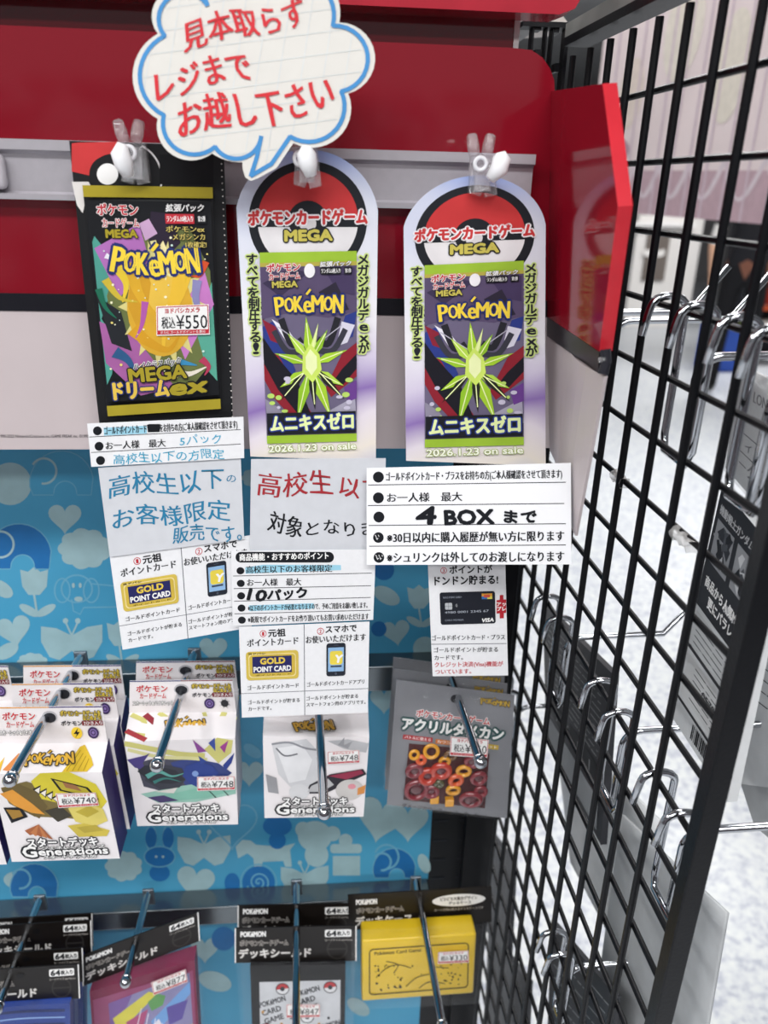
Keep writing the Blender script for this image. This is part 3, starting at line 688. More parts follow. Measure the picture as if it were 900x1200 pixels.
# ------------------------------------------------------------------ arched tags with the lime pack
TQ0 = [(277, 243), (443, 247), (440.5, 540), (293.5, 535)]
TQ1 = [(473, 266), (639.5, 263), (639.5, 546), (476, 540)]
LIME = C('#9fc33c', rough=.35); DGREY = C('#2a2733')
def arched_tag(quad, y, label):
    r = thing('hanging_tag', at((quad[0][0]+quad[1][0])/2, quad[0][1], y), label, 'hanging tag')
    h = homog(TQ0, quad); P = YP(y)
    s = Sheet(P, h)
    arch = [(293.5, 535), (440.5, 540), (441, 400), (443, 247)]+arc3((443, 247), (360, 175), (277, 243), 30)[1:]
    s.body(arch, HOLO, .0005, PAPER)
    s.ring((360.7, 258), 64, 11, C('#1d2026'), 1, n=60)
    s.disc((360.7, 258), 59, EMR, 1, a0=180, a1=360); s.disc((360.7, 258), 59, C('#e6e3e4'), 1, a0=0, a1=180)
    s.rect(299, 254, 422, 266, C('#1d2026'), 2); s.disc((360.7, 258), 23, C('#1d2026'), 3); s.disc((360.7, 262), 10, C('#d9d5d6'), 4)
    s.poly([(304, 300), (419, 300), (428, 330), (400, 345), (300, 345), (292, 330)], C('#d5d0de'), 1)
    s.text('ポケモンカードゲーム', (291, 256), (430, 254), 17, EMR, 5, .05, outline=C('#f2eef0'), ow=.10)
    s.text('MEGA', (334, 276), (389, 275), 12.5, C('#c7bb57'), 5, .06, outline=C('#1d2026'), ow=.10)
    s.vtext('すべてを制圧する!', (295, 304), (300, 408), 13, C('#20222b'), 3, .035, outline=C('#cfe08a'), ow=.12)
    s.vtext('せいあつ', (307.5, 355), (308.5, 373), 4.4, C('#20222b'), 3, .03)
    s.vtext('メガジガルデexが', (425.5, 304), (426.5, 408), 13, C('#20222b'), 3, .035, outline=C('#cfe08a'), ow=.12)
    s.text('2026.1.23 on sale', (315, 526), (417, 522), 8, C('#f6f7e6'), 4, .03, outline=C('#9db04a'), ow=.05)
    s.build('card', r)
    q = rectq(100, 200, [(304, 296), (418, 294), (418, 517), (313, 520)]); hq = lambda p: h(q(p))
    s = Sheet(P, hq, .0006)
    s.rect(0, 0, 100, 200, C('#6e6680', rough=.3), 1)
    s.rect(0, 0, 100, 10, LIME, 2); s.rect(0, 191, 100, 200, LIME, 2)
    s.rect(0, 10, 100, 14, C('#b7ab4a'), 2)
    s.poly([(0, 14), (100, 14), (100, 60), (70, 66), (30, 60), (0, 66)], C('#5a4d6c'), 2)
    for pts, col in (([(2, 30), (30, 16), (50, 20), (20, 44)], '#3d3450'), ([(64, 14), (98, 16), (98, 44), (80, 40)], '#463a5c'), ([(60, 40), (78, 30), (92, 58), (74, 62)], '#2d2838'),
                     ([(0, 74), (12, 68), (34, 120), (24, 150), (4, 130)], '#2d3c86'), ([(0, 96), (16, 104), (40, 150), (62, 186), (44, 190), (10, 150), (0, 130)], '#8e2230'), ([(100, 92), (84, 104), (66, 140), (72, 150), (100, 128)], '#8e2230'), ([(100, 60), (88, 64), (78, 92), (96, 86)], '#2d3c86'),
                     ([(0, 84), (10, 100), (36, 132), (50, 170), (40, 174), (14, 140), (0, 112)], '#1a1922'), ([(100, 104), (84, 120), (72, 136), (84, 138), (100, 120)], '#1a1922'), ([(10, 66), (26, 76), (40, 96), (26, 92)], '#eceaf2'), ([(84, 70), (98, 74), (90, 92), (78, 96)], '#d9d6e4'), ([(0, 66), (14, 74), (22, 94), (8, 88)], '#8a2436'),
                     ([(60, 170), (98, 150), (100, 176), (66, 186)], '#a7a2b4'), ([(0, 150), (14, 160), (30, 184), (2, 186)], '#8f8a9c'), ([(86, 140), (100, 132), (100, 152), (90, 156)], '#6a3f8c')):
        s.poly(pts, C(col), 3)
    for k in (-1, 1):
        s.stroke(curve([(50+k*8, 88), (50+k*20, 92), (50+k*30, 66)], 6), 7, C('#26262d'), 4); s.stroke(curve([(50+k*4, 98), (50+k*24, 100), (50+k*38, 78)], 6), 6, C('#3a3a44'), 4); s.stroke([(50+k*6, 94), (50+k*34, 74)], 1, C('#b9b6c6'), 5)
    # bright jagged splash of crystal shards
    for a, l, wd, cx, cy, col in ((-95, 44, 9, 50, 108, '#a6cf35'), (-60, 30, 7, 54, 104, '#8fbf2c'), (-128, 32, 8, 46, 106, '#b5d94c'), (-20, 36, 8, 56, 112, '#a6cf35'), (-162, 34, 8, 44, 112, '#9cc832'), (28, 34, 9, 56, 122, '#b5d94c'), (150, 32, 9, 44, 122, '#a6cf35'),
                                  (70, 52, 11, 54, 124, '#a6cf35'), (104, 54, 10, 47, 124, '#93c22e'), (86, 44, 7, 51, 120, '#25291f'), (48, 44, 7, 57, 120, '#25291f'), (132, 40, 6, 44, 122, '#25291f'), (-76, 34, 4, 51, 104, '#e2f296')):
        ca, sa = cos(radians(a)), sin(radians(a))
        s.poly([(cx+l*.35*ca-wd*sa*.6, cy+l*.35*sa+wd*ca*.6), (cx-ca*4, cy-sa*4), (cx+l*.35*ca+wd*sa*.6, cy+l*.35*sa-wd*ca*.6), (cx+l*ca, cy+l*sa)], C(col), 5)
        s.stroke([(cx, cy), (cx+l*.85*ca, cy+l*.85*sa)], 1.1, C('#eef8b4'), 6)
    s.poly([(50, 92), (60, 104), (62, 120), (52, 134), (41, 122), (42, 104)], C('#cfe768'), 6); s.poly([(50, 98), (57, 106), (57, 118), (51, 126), (45, 118), (45, 106)], C('#eef7b8'), 7)
    for i in range(14): s.disc((random.choice([random.uniform(4, 26), random.uniform(76, 96)]), random.uniform(128, 172)), random.uniform(1.5, 4.5), C('#b9d86a') if i % 2 else C('#c9c3d6'), 6, ry=random.uniform(1.5, 3), n=10)
    s.disc((51, 18.5), 5.6, C('#f1eef0'), 8, ry=7)
    s.text('ポケモン', (7, 15.5), (41, 14.5), 8, LRED, 8, .04, outline=WHT, ow=.07); s.text('カードゲーム', (9, 24), (41, 23), 7, LRED, 8, .03, outline=WHT, ow=.06); s.text('MEGA', (12, 31.5), (38, 31), 6.2, C('#c7bb57'), 8, .05, outline=BK, ow=.07)
    s.text('拡張パック', (62, 12.5), (94, 12), 5, WHT, 8, .03, shear=.2, outline=BK); s.rrect(62, 15.5, 84, 22.5, 2, BK, 7); s.text('ランダム5枚入り', (63, 19), (83, 19), 4.6, WHT, 8, .02); s.rect(87, 15.5, 95, 22.5, BK, 7); s.text('第3弾', (88, 19), (94, 19), 4.2, WHT, 8)
    wordmark(s, [(14, 53), (38, 51), (62, 51), (86, 52)], 17)
    s.rect(1, 166, 99, 190, C('#1b1c24'), 6)
    s.text('ムニキスゼロ', (5, 178), (96, 177), 18, C('#e9f3b0'), 8, .045, outline=C('#2b3f94'), ow=.07)
    o = s.build('pack_picture', r); o['label'] = 'lime and dark pack picture'
    return r
arched_tag(TQ0, -.124, 'arched pearly tag with red and white round emblem under the speech bubble tail')
arched_tag(TQ1, -.125, 'rightmost arched pearly tag with round red and white emblem, beside the red wing')

# ------------------------------------------------------------------ paper notices
HL = C('#9fd3e6'); TEALMK = M('teal_marker', '#2b7fa6', rough=.5); SKYMK = M('sky_marker', '#36a6c8', rough=.5)
def poly_card(name, quad, y, label, mat=PAPER, thick=.00025):
    s = Sheet(y if isinstance(y, Plane) else YP(y)); s.body(quad, mat, thick); s._l = (name, label); return s
def done(s): return tag(s.build(s._l[0]), s._l[1], 'notice card')
def Z(scale, ox, oy): return lambda *p: [(ox+x/scale, oy+y/scale) for x, y in p]

# 1 strip with three bullet rows (left)
z = Z(4.138, 90, 480)
s = poly_card('notice_card', z((50, 68), (808, 35), (812, 235), (70, 278)), -.1262, 'narrow three-row notice strip with blue pen writing taped under the black-backed pack')
for a, b_ in (((60, 133), (795, 97)), ((70, 208), (795, 167))): s.stroke(z(a, b_), .7, INK, 1)
for c in ((100, 103), (108, 178), (115, 247)): s.disc(z(c)[0], 5.2, INK, 1)
s.poly(z((130, 88), (338, 78), (340, 116), (132, 126)), HL, 1)
s.text('ゴールドポイントカード', *z((134, 103), (338, 92)), 9.5, INK, 2, .025); s.text('をお持ちの方(ご本人様確認をさせて頂きます)', *z((402, 90), (778, 71)), 9.3, INK, 2, .025)
s.poly(z((340, 74), (352, 70), (404, 70), (402, 108), (345, 110)), INK, 2)
s.text('お一人様　最大', *z((140, 176), (430, 161)), 9, INK, 2, .02)
s.text('5パック', *z((500, 150), (702, 138)), 11, SKYMK, 2, .0, 1); s.text('高校生以下の方限定', *z((178, 242), (716, 212)), 11.5, SKYMK, 2, .005, 1)
done(s)
# 2 handwritten card (left)
s = poly_card('notice_card', z((103, 282), (795, 235), (812, 628), (160, 715)), -.1250, 'square note in teal handwriting between the strip and the points card on the left', PAPER2)
s.text('高校生以下', *z((155, 372), (712, 340)), 25, TEALMK, 2, .012, 1); s.text('の', *z((726, 338), (770, 336)), 10, TEALMK, 2, .004, 1)
s.text('お客様限定', *z((175, 528), (745, 488)), 23, TEALMK, 2, .012, 1); s.text('販売です。', *z((468, 606), (800, 596)), 19, TEALMK, 2, .012, 1)
done(s)

GC = [(7, 30), (69, 30), (69, 62), (7, 62)]
def points_card(quad, y, label):
    r = thing('points_card', at(quad[0][0], quad[0][1], y), label, 'points card')
    q = rectq(152, 107, quad); P = YP(y); s = Sheet(P, q); GL = C('#5a5d66')
    s.body([(0, 0), (152, 0), (152, 107), (0, 107)], PAPER, .00025)
    s.rect(75.6, 0, 76.4, 107, GL, 1); s.rect(0, 77.6, 152, 78.2, GL, 1)
    for x, n in ((28, '1'), (95, '2')):
        s.ring((x, 8.6), 3.6, .7, LRED, 1); s.text(n, (x-1.2, 8.6), (x+1.2, 8.6), 4.6, LRED, 2, .02)
    s.text('元祖', (34, 8.5), (54, 8.2), 8.6, INK, 2, .03); s.text('ポイントカード', (9, 19), (69, 18.2), 8.6, INK, 2, .025)
    s.text('スマホで', (101, 7), (137, 6.5), 8.2, INK, 2, .03); s.text('お使いいただけます', (78, 18), (148, 17.4), 8.2, INK, 2, .025)
    s.text('ゴールドポイントカード', (8, 71.5), (69, 70.6), 5.4, INK, 2, .02); s.text('ゴールドポイントカードアプリ', (79, 70.4), (147, 69.4), 5.4, INK, 2, .02)
    s.text('ゴールドポイントが貯まる', (8, 89), (70, 88.4), 5, INK, 2, .018); s.text('カードです。', (8, 97), (36, 96.6), 5, INK, 2, .018)
    s.text('ゴールドポイントが貯まる', (78, 87), (140, 86.4), 5, INK, 2, .018); s.text('スマートフォン用のアプリです。', (78, 94.6), (149, 94), 5, INK, 2, .018)
    s.build('sheet', r)
    s = Sheet(P, q, .0004); s.rrect(7, 29, 69, 62.5, 4, C('#d8bd52'), 0); s.rrect(10, 32, 66, 59.5, 4, C('#efe0a2'), 1); s.rrect(11, 33, 65, 58.5, 4, C('#d3b545'), 2)
    s.rect(14.5, 35, 61, 54.5, C('#23235e'), 3); s.text('ヨドバシ', (10, 31.5), (30, 31.5), 2.4, INK, 3, .03); s.text('GOLD', (24, 40.5), (53, 40), 7, C('#e8c94e'), 4, .05); s.text('POINT CARD', (16, 50), (60, 49.4), 6.2, WHT, 4, .04); s.text('ポイントカード', (18, 57), (60, 56.6), 2, INK, 3, .02)
    o = s.build('card_picture', r); o['label'] = 'gold loyalty card picture'
    s = Sheet(P, q, .0004); s.rrect(102, 23, 124.5, 61.5, 3, C('#1f2430'), 0); s.rect(104, 28, 122.5, 56, C('#8fb6dc'), 1); s.rrect(106, 32, 121, 48, 3, C('#e8d24e'), 2); s.text('Y', (112, 41), (121, 41), 9, WHT, 3, .05, shear=.2); s.rect(107, 49, 120, 51, C('#3c4454'), 2); s.disc((113.3, 58.7), 1.4, C('#4a505c'), 1); s.rect(110.5, 25, 116, 25.7, C('#4a505c'), 1)
    o = s.build('phone_picture', r); o['label'] = 'dark smartphone picture'
points_card([(128.7, 653), (293, 627.4), (295, 735), (143.6, 761.5)], -.1238, 'two-column points card with gold card picture, below the teal handwritten note')

# 3 middle handwritten card
z = Z(4.737, 260, 530)
s = poly_card('notice_card', z((162, 38), (910, 33), (900, 545), (155, 545)), -.1262, 'note with red and black handwriting under the middle arched tag', PAPER2)
s.text('高校生', *z((200, 175), (612, 178)), 27, C('#a83038'), 2, .012, 1); s.text('以下', *z((655, 195), (890, 200)), 23, C('#a83038'), 2, .012, 1)
s.text('対象', *z((260, 390), (445, 410)), 24, INK, 2, .014, 1); s.text('となります', *z((470, 420), (960, 425)), 17, INK, 2, .014, 1)
done(s)
# 4 five-row list, middle
s = poly_card('notice_card', z((50, 548), (855, 540), (840, 930), (60, 965)), -.1278, 'list card with black capsule heading and five rows above the middle points card')
s.poly([z(p)[0] for p in rr(76, 553, 622, 612, 29)], INK, 1); s.text('商品機能・おすすめのポイント', *z((98, 584), (592, 574)), 8, WHT, 2, .03)
for a, b_ in (((62, 687), (832, 671)), ((66, 757), (828, 741)), ((67, 827), (826, 806)), ((70, 897), (826, 877))): s.stroke(z(a, b_), .7, INK, 1)
for c in ((103, 658), (105, 728), (107, 797), (109, 865), (111, 932)): s.disc(z(c)[0], 4.6, INK, 1, ry=4.2)
s.poly(z((130, 640), (230, 624), (660, 626), (662, 654), (132, 674)), HL, 1); s.poly(z((150, 850), (510, 838), (512, 868), (152, 882)), HL, 1)
s.text('高校生以下のお客様限定', *z((135, 652), (612, 644)), 8.4, INK, 2, .02); s.text('お一人様　最大', *z((140, 724), (440, 719)), 8.2, INK, 2, .02)
s.text('10', *z((148, 792), (245, 788)), 13, INK, 3, .05, 1, shear=.2); s.text('パック', *z((255, 788), (474, 783)), 13, INK, 3, .045, 1)
s.text('※以下のポイントカードが必要となりますので、予めご用意をお願い致します。', *z((145, 866), (808, 848)), 7, INK, 2, .02); s.text('※新規でポイントカードをお作り頂いてもお買い求めいただけます', *z((145, 930), (815, 911)), 7.4, INK, 2, .02)
done(s)
points_card([(280, 735), (433, 728.5), (431, 835), (283.5, 841)], -.1290, 'two-column points card with gold card picture, above the white deck box in the middle')
# 5 four-box notice
z = Z(3.333, 420, 530)
# 6 third points card
r = thing('points_card', at(550, 730, -.127), 'single-column points card with black credit card picture under the bright five-row notice', 'points card')
s = Sheet(YP(-.127)); s.body([(501, 652), (592, 652), (595.5, 791.6), (507, 792.5)], PAPER, .00025)
s.ring(z((333, 462))[0], 3.4, .7, LRED, 1); s.text('3', *z((329, 462), (337, 462)), 4.4, LRED, 2, .02)
s.text('ポイントが', *z((356, 460), (522, 456)), 9.2, INK, 2, .03); s.text('ドンドン貯まる!', *z((298, 503), (545, 497)), 10.4, INK, 2, .03)
s.text('ゴールドポイントカード・プラス', *z((288, 726), (572, 722)), 6.2, INK, 2, .02); s.stroke(z((284, 750), (578, 747)), .7, C('#5a5d66'), 1)
s.text('ゴールドポイントが貯まる', *z((295, 773), (545, 770)), 5.8, INK, 2, .02); s.text('カードです。', *z((297, 803), (408, 801)), 5.8, INK, 2, .02)
s.text('クレジット決済(Visa)機能が', *z((298, 830), (565, 826)), 6, LRED, 2, .02); s.text('ついています。', *z((300, 858), (440, 855)), 5.8, LRED, 2, .02)
s.build('sheet', r)
s = Sheet(YP(-.127), rectq(100, 58, z((317, 548), (533, 542), (536, 668), (322, 674))), .0004)
s.rrect(0, 0, 100, 58, 4, C('#191c26'), 0); s.rrect(9, 19, 22, 31, 2, C('#b9bcc0'), 1); s.rect(9, 24.6, 22, 25.2, C('#777b80'), 2); s.rect(15, 19, 15.6, 31, C('#777b80'), 2)
s.rect(76, 4, 95, 9, C('#d8973a'), 1); s.rect(76, 9, 86, 14, C('#3a6fb0'), 1); s.rect(86, 9, 95, 14, C('#d8cf5a'), 1); s.rect(80, 6, 91, 11, C('#c9503a'), 2)
s.text('GOLD POINT CARD+', (6, 9), (40, 9), 3.4, C('#8d93a0'), 2); s.text('4980 0001 2345 67', (8, 36), (88, 35), 4.4, C('#aab0bb'), 2); s.text('CARD MEMBER', (8, 50), (42, 50), 3.2, C('#8d93a0'), 2); s.text('VISA', (75, 52), (97, 51), 6.6, WHT, 2, .05, shear=.25)
for k in range(3): s.ring((27, 24), 1.5+k*1.3, .5, C('#b9bcc0'), 1, a0=-50, a1=50, n=8)
o = s.build('card_picture', r); o['label'] = 'black credit card picture'
s = Sheet(YP(-.127), base=.0004); s.poly(z((540, 578), (552, 576), (552, 558), (566, 557), (566, 575), (577, 575), (577, 627), (568, 628), (568, 648), (552, 649), (552, 629), (540, 630)), C('#b3242f'), 0)
s.text('アッ', *z((541, 594), (576, 592)), 5, WHT, 1, .03); s.text('プレ', *z((541, 612), (576, 611)), 5, WHT, 1, .03); o = s.build('badge', r); o['label'] = 'red badge at the edge'

s = poly_card('notice_card', z((32, 62), (830, 42), (832, 438), (32, 440)), P3(at(429.6, 548, -.1320), at(429.6, 662, -.1320), at(669, 600, -.1730)), 'bright five-row notice card with bold black handwritten box limit, under the rightmost arched tag', M('bright_paper', '#f8f8fa', rough=.55, vary=.01))
for a, b_ in (((38, 128), (810, 117)), ((38, 208), (804, 200)), ((40, 286), (810, 279)), ((42, 367), (810, 362))): s.stroke(z(a, b_), .9, INK, 1)
for c in ((78, 97), (78, 178), (80, 253)): s.disc(z(c)[0], 6.4, INK, 1)
for c in ((78, 333), (80, 411)):
    s.disc(z(c)[0], 6.2, INK, 1); cx, cy = z(c)[0]
    for k in range(7 if c[1] > 400 else 4): s.stroke([(cx-4+k*1.3, cy-3+(k % 3)*2.4), (cx-2.5+k*1.1, cy-1+(k*2 % 3)*1.8)], .8, PAPER, 2)
s.text('ゴールドポイントカード・プラスをお持ちの方(ご本人様確認をさせて頂きます)', *z((108, 96), (795, 84)), 10, INK, 2, .025)
s.text('お一人様　最大', *z((112, 178), (405, 173)), 10.5, INK, 2, .02)
s.text('4', *z((228, 248), (302, 244)), 20, INK, 3, .05, shear=.15); s.text('BOX', *z((338, 254), (528, 250)), 17, INK, 3, .05, shear=-.05); s.text('まで', *z((570, 254), (694, 250)), 15, INK, 3, .045, 1)
s.text('※30日以内に購入履歴が無い方に限ります', *z((112, 334), (803, 327)), 12, INK, 2, .029); s.text('※シュリンクは外してのお渡しになります', *z((112, 412), (803, 407)), 12, INK, 2, .029)
done(s)

# ------------------------------------------------------------------ chrome hooks
YBASE = -.0215
def depth_on(base, px):
    """how far out along a level hook a photo point lies"""
    vp = prj(CAM+Vector((0, 1e5, 0))); k = math.dist(base, vp)/math.dist(px, vp); zc = (at(base[0], base[1], YBASE)-CAM).dot(fw)
    return YBASE+zc*(k-1)/fw.y
def peg(base, tip, label, group, ytip=None):
    """base, tip: photo pixels of the hook where it leaves the bar and at its tip"""
    p0 = at(base[0], base[1], YBASE-.001)
    if ytip is None:
        ytip = depth_on(base, tip)
    p1 = at(tip[0], tip[1], ytip)
    r = thing('peg_hook', p0, label, 'hook', group)
    d = (p1-p0).normalized(); b = MB(); b.tube([p0, p1], .0030, CHROME, n=14); b.build('rod', r, smooth=False)
    auto_smooth(r.children[0])
    b = MB(); b.ball(p1, .0046, CHROME, 16); b.ring(p1-d*.004, d, .0030, .0011, CHROME, 16, 6); b.build('end_ball', r, smooth=True)
    b = MB(); b.box((p0.x-.005, YBASE-.003, p0.z-.014), (p0.x+.005, YBASE-.0004, p0.z+.004), M('hook_plate', '#7d858c', rough=.3, metal=.7), bev=.0008); b.build('mount', r)
    r['axis'] = 0
    del r['axis']
    return p0, p1
GH = 'chrome peg hooks of the upper row'
H1 = peg((95, 768), (12, 914), 'chrome peg hook through the leftmost stack of deck boxes', GH)
H2 = peg((228, 764), (184, 897), 'chrome peg hook through the pair of deck boxes left of center', GH)
H3 = peg((370, 770), (380, 952), 'chrome peg hook ending in front of the single white deck box', GH)
H4 = peg((519, 768), (563, 893), 'chrome peg hook through the grey flat packets by the wire grid', GH)
def on(h, y): t = (y-h[0].y)/(h[1].y-h[0].y); return h[0]+(h[1]-h[0])*t

# ------------------------------------------------------------------ starter deck boxes
CARTON = M('white_carton', '#ece7e8', rough=.4, vary=.02)
def deck_box(label, yt, yf, tabq, fold2, bot, depth, sidec, edgec, art, price, pq, hook=None, title='スタートデッキ', tabprint=True, hasTab=True):
    """tabq: tab corners TL TR BR BL; fold2: L R; bot: L R (photo pixels)"""
    T = [at(u, v, yt) for u, v in tabq]; Fd = [at(u, v, yf) for u, v in fold2]; Bt = [at(u, v, yf) for u, v in bot]
    r = thing('card_deck_box', (T[0]+T[1])/2, label, 'card box', 'hanging card deck boxes')
    b = MB(); th = Vector((0, .0006, 0))
    if hasTab:
        b2 = MB(); b2.prism([T[0], T[1], T[2], T[3]], th, CARTON); b2.build('hang_tab', r)
    yb = Vector((0, depth, 0))
    # body: slope, front, bottom, sides, back
    bt0 = [Vector((T[3].x, yt+.0007, T[3].z)), Vector((T[2].x, yt+.0007, T[2].z))]
    vs = [bt0[0], bt0[1], Fd[0], Fd[1], Bt[0], Bt[1], Bt[0]+yb, Bt[1]+yb, bt0[0]+Vector((0, max(.004, yf+depth-yt), 0)), bt0[1]+Vector((0, max(.004, yf+depth-yt), 0))]
    b.add(vs, [[0, 1, 3, 2], [2, 3, 5, 4], [4, 5, 7, 6], [8, 9, 1, 0], [9, 8, 6, 7]], CARTON)
    b.add(vs, [[0, 2, 4, 6, 8], [1, 9, 7, 5, 3]], sidec)
    cart = b.build('carton', r)
    mx = (T[0].x+T[1].x)/2
    if hasTab:
        qt = rectq(120, 38, tabq); s = Sheet(YP(yt), qt, .0002)
        s.rect(0, 0, 60, 1.2, edgec[0], 1); s.rect(60, 0, 120, 1.2, edgec[1], 1)
        s.text('ポケモン', (8, 10), (44, 10), 8, LRED, 3, .04, outline=WHT, ow=.08); s.text('カードゲーム', (12, 18.5), (42, 18.5), 6.5, LRED, 3, .03, outline=WHT, ow=.07); s.text('スカーレット&バイオレット', (4, 27), (50, 27), 5, WHT, 3, .03, outline=C('#45474e'), ow=.06)
        s.text('ポケモンカードゲームを', (72, 7.5), (117, 7.5), 5.6, C('#e0c44a'), 3, .03, outline=BK, ow=.09); s.text('はじめよう!', (97, 12.5), (117, 12.5), 5, C('#e0c44a'), 3, .03, outline=BK, ow=.09)
        s.text('ポケモン', (72, 18), (95, 18), 5, C('#2b2c33'), 3, .04); s.rect(95, 15.5, 118, 20.5, C('#7a2630'), 3); s.text('2ひき入り', (97, 18), (117, 18), 4, WHT, 4, .02)
        hk = (60, 11)
        s.disc(hk, 8.5, C('#b8b6ba'), 2, ry=6.5); s.disc((hk[0], hk[1]+.8), 7, C('#24252b'), 3, ry=5.2)
        art('tab', s); o = s.build('tab_print', [c for c in r.children if c.name.startswith('hang_tab')][0])
    s = Sheet(P3(bt0[0], bt0[1], Fd[0]), ID, .0002)
    qs = rectq(100, 32, [tabq[3], tabq[2], fold2[1], fold2[0]]); s.q = qs; art('slope', s); s.build('upper_print', cart)
    s = Sheet(YP(yf), rectq(100, 90, [fold2[0], fold2[1], bot[1], bot[0]]), .0002); art('front', s)
    for k, (t_, x0, x1, y, h) in enumerate(((title, 18, 82, 71, 9), ('GENERATIONS', 13, 92, 79.5, 10), ('スタートデッキ100', 30, 78, 86.5, 3.6))):
        if k == 1:
            s.text('G', (12, 80), (24, 80), 11, WHT, 6, .04, outline=INK, ow=.12); s.text('enerations', (26, 80.5), (90, 80.5), 7.5, WHT, 6, .04, outline=INK, ow=.12); s.text('ジェネレーションズ', (30, 76.6), (88, 76.6), 3.8, WHT, 8, .03, outline=INK, ow=.09)
        else: s.text(t_, (x0, y), (x1, y), h, WHT, 6, .04, outline=C('#2a2a30'), ow=.11 if k == 0 else .12)
    s.build('front_print', cart)
    if price: sticker(pq, price, YP(yf), r, .0016)
    return r
ORG = C('#e09a3c'); VIO = C('#3a2a6e'); BRN = C('#5b4a35')
def artA(part, s):
    if part == 'tab': s.disc((88, 28), 6, C('#f2cf3c'), 3, ry=6); s.poly([(90, 23), (84.5, 29), (88, 29), (86, 33), (91.5, 27), (88.4, 27)], INK, 4); s.disc((106, 28), 6, C('#3c2c5c'), 3); s.ring((106, 28), 3.4, 1, C('#8a74b4'), 4); s.disc((106, 28), 1.6, C('#8a74b4'), 4)
    elif part == 'slope':
        s.poly([(64, 31), (76, 4), (80, 2), (88, 16), (91, 24), (86, 31)], C('#d6b534'), 1)
        for k in range(4): s.stroke([(68+k*5, 30), (77+k*3, 8+k*3)], .7, C('#a5861e'), 2)
        s.poly([(10, 28), (22, 10), (28, 12), (18, 30)], C('#d98a4c'), 1); s.poly([(2, 28), (10, 14), (8, 30)], C('#e0b83c'), 1)
        wordmark(s, [(28, 18), (42, 15), (56, 18), (72, 15)], 11, fill=C('#d7a93a'), line=C('#3b3528'))
    else:
        s.poly([(6, 14), (30, 8), (60, 20), (88, 34), (84, 50), (58, 46), (30, 44), (10, 30)], C('#7a6a3c'), 1); s.poly([(34, 8), (44, 0), (70, -1), (92, 12), (99, 30), (90, 40), (66, 34), (40, 26)], C('#d8c93a'), 1)
        s.poly([(52, 5), (84, 15), (92, 28), (58, 18)], INK, 2); s.poly([(55, 7), (82, 16), (89, 26), (60, 17)], C('#b9aa38'), 3); s.poly([(62, 9), (74, 13), (78, 19), (64, 15)], C('#9a6a44'), 4)
        for k in range(4): s.poly([(34+k*5, 16+k*3), (42+k*5, 12+k*3), (39+k*5, 22+k*3)], INK, 2); s.poly([(35.5+k*5, 17+k*3), (41+k*5, 14+k*3), (38.8+k*5, 20.5+k*3)], C('#efe7dc'), 3)
        s.poly([(6, 16), (22, 10), (36, 18), (44, 34), (34, 46), (22, 38), (12, 30)], C('#6a5a32'), 2); s.poly([(4, 20), (16, 16), (30, 30), (40, 42), (28, 40), (14, 32)], ORG, 3)
        s.poly([(4, 34), (20, 34), (24, 44), (8, 50)], INK, 2); s.poly([(6, 36), (18, 37), (20, 43), (10, 46)], C('#a37c34'), 3); s.poly([(40, 38), (56, 34), (64, 44), (50, 50)], C('#3f3a30'), 3)
        for a_ in range(5): s.poly([(32, 52), (18+a_*5, 58+a_*2.2), (22+a_*5, 63+a_*1.2), (36, 58)], C('#c07a4a' if a_ % 2 else '#a6603a'), 3)
        s.poly([(62, 36), (80, 30), (94, 38), (96, 50), (82, 56), (66, 50)], C('#d8c868'), 3); s.poly([(58, 54), (74, 52), (96, 60), (92, 66), (66, 66)], C('#cdb94c'), 3)
        s.poly([(68, 40), (82, 34), (90, 40), (78, 46)], C('#b9a63c'), 4); s.poly([(66, 56), (84, 54), (90, 60), (72, 62)], C('#b5a23e'), 4)
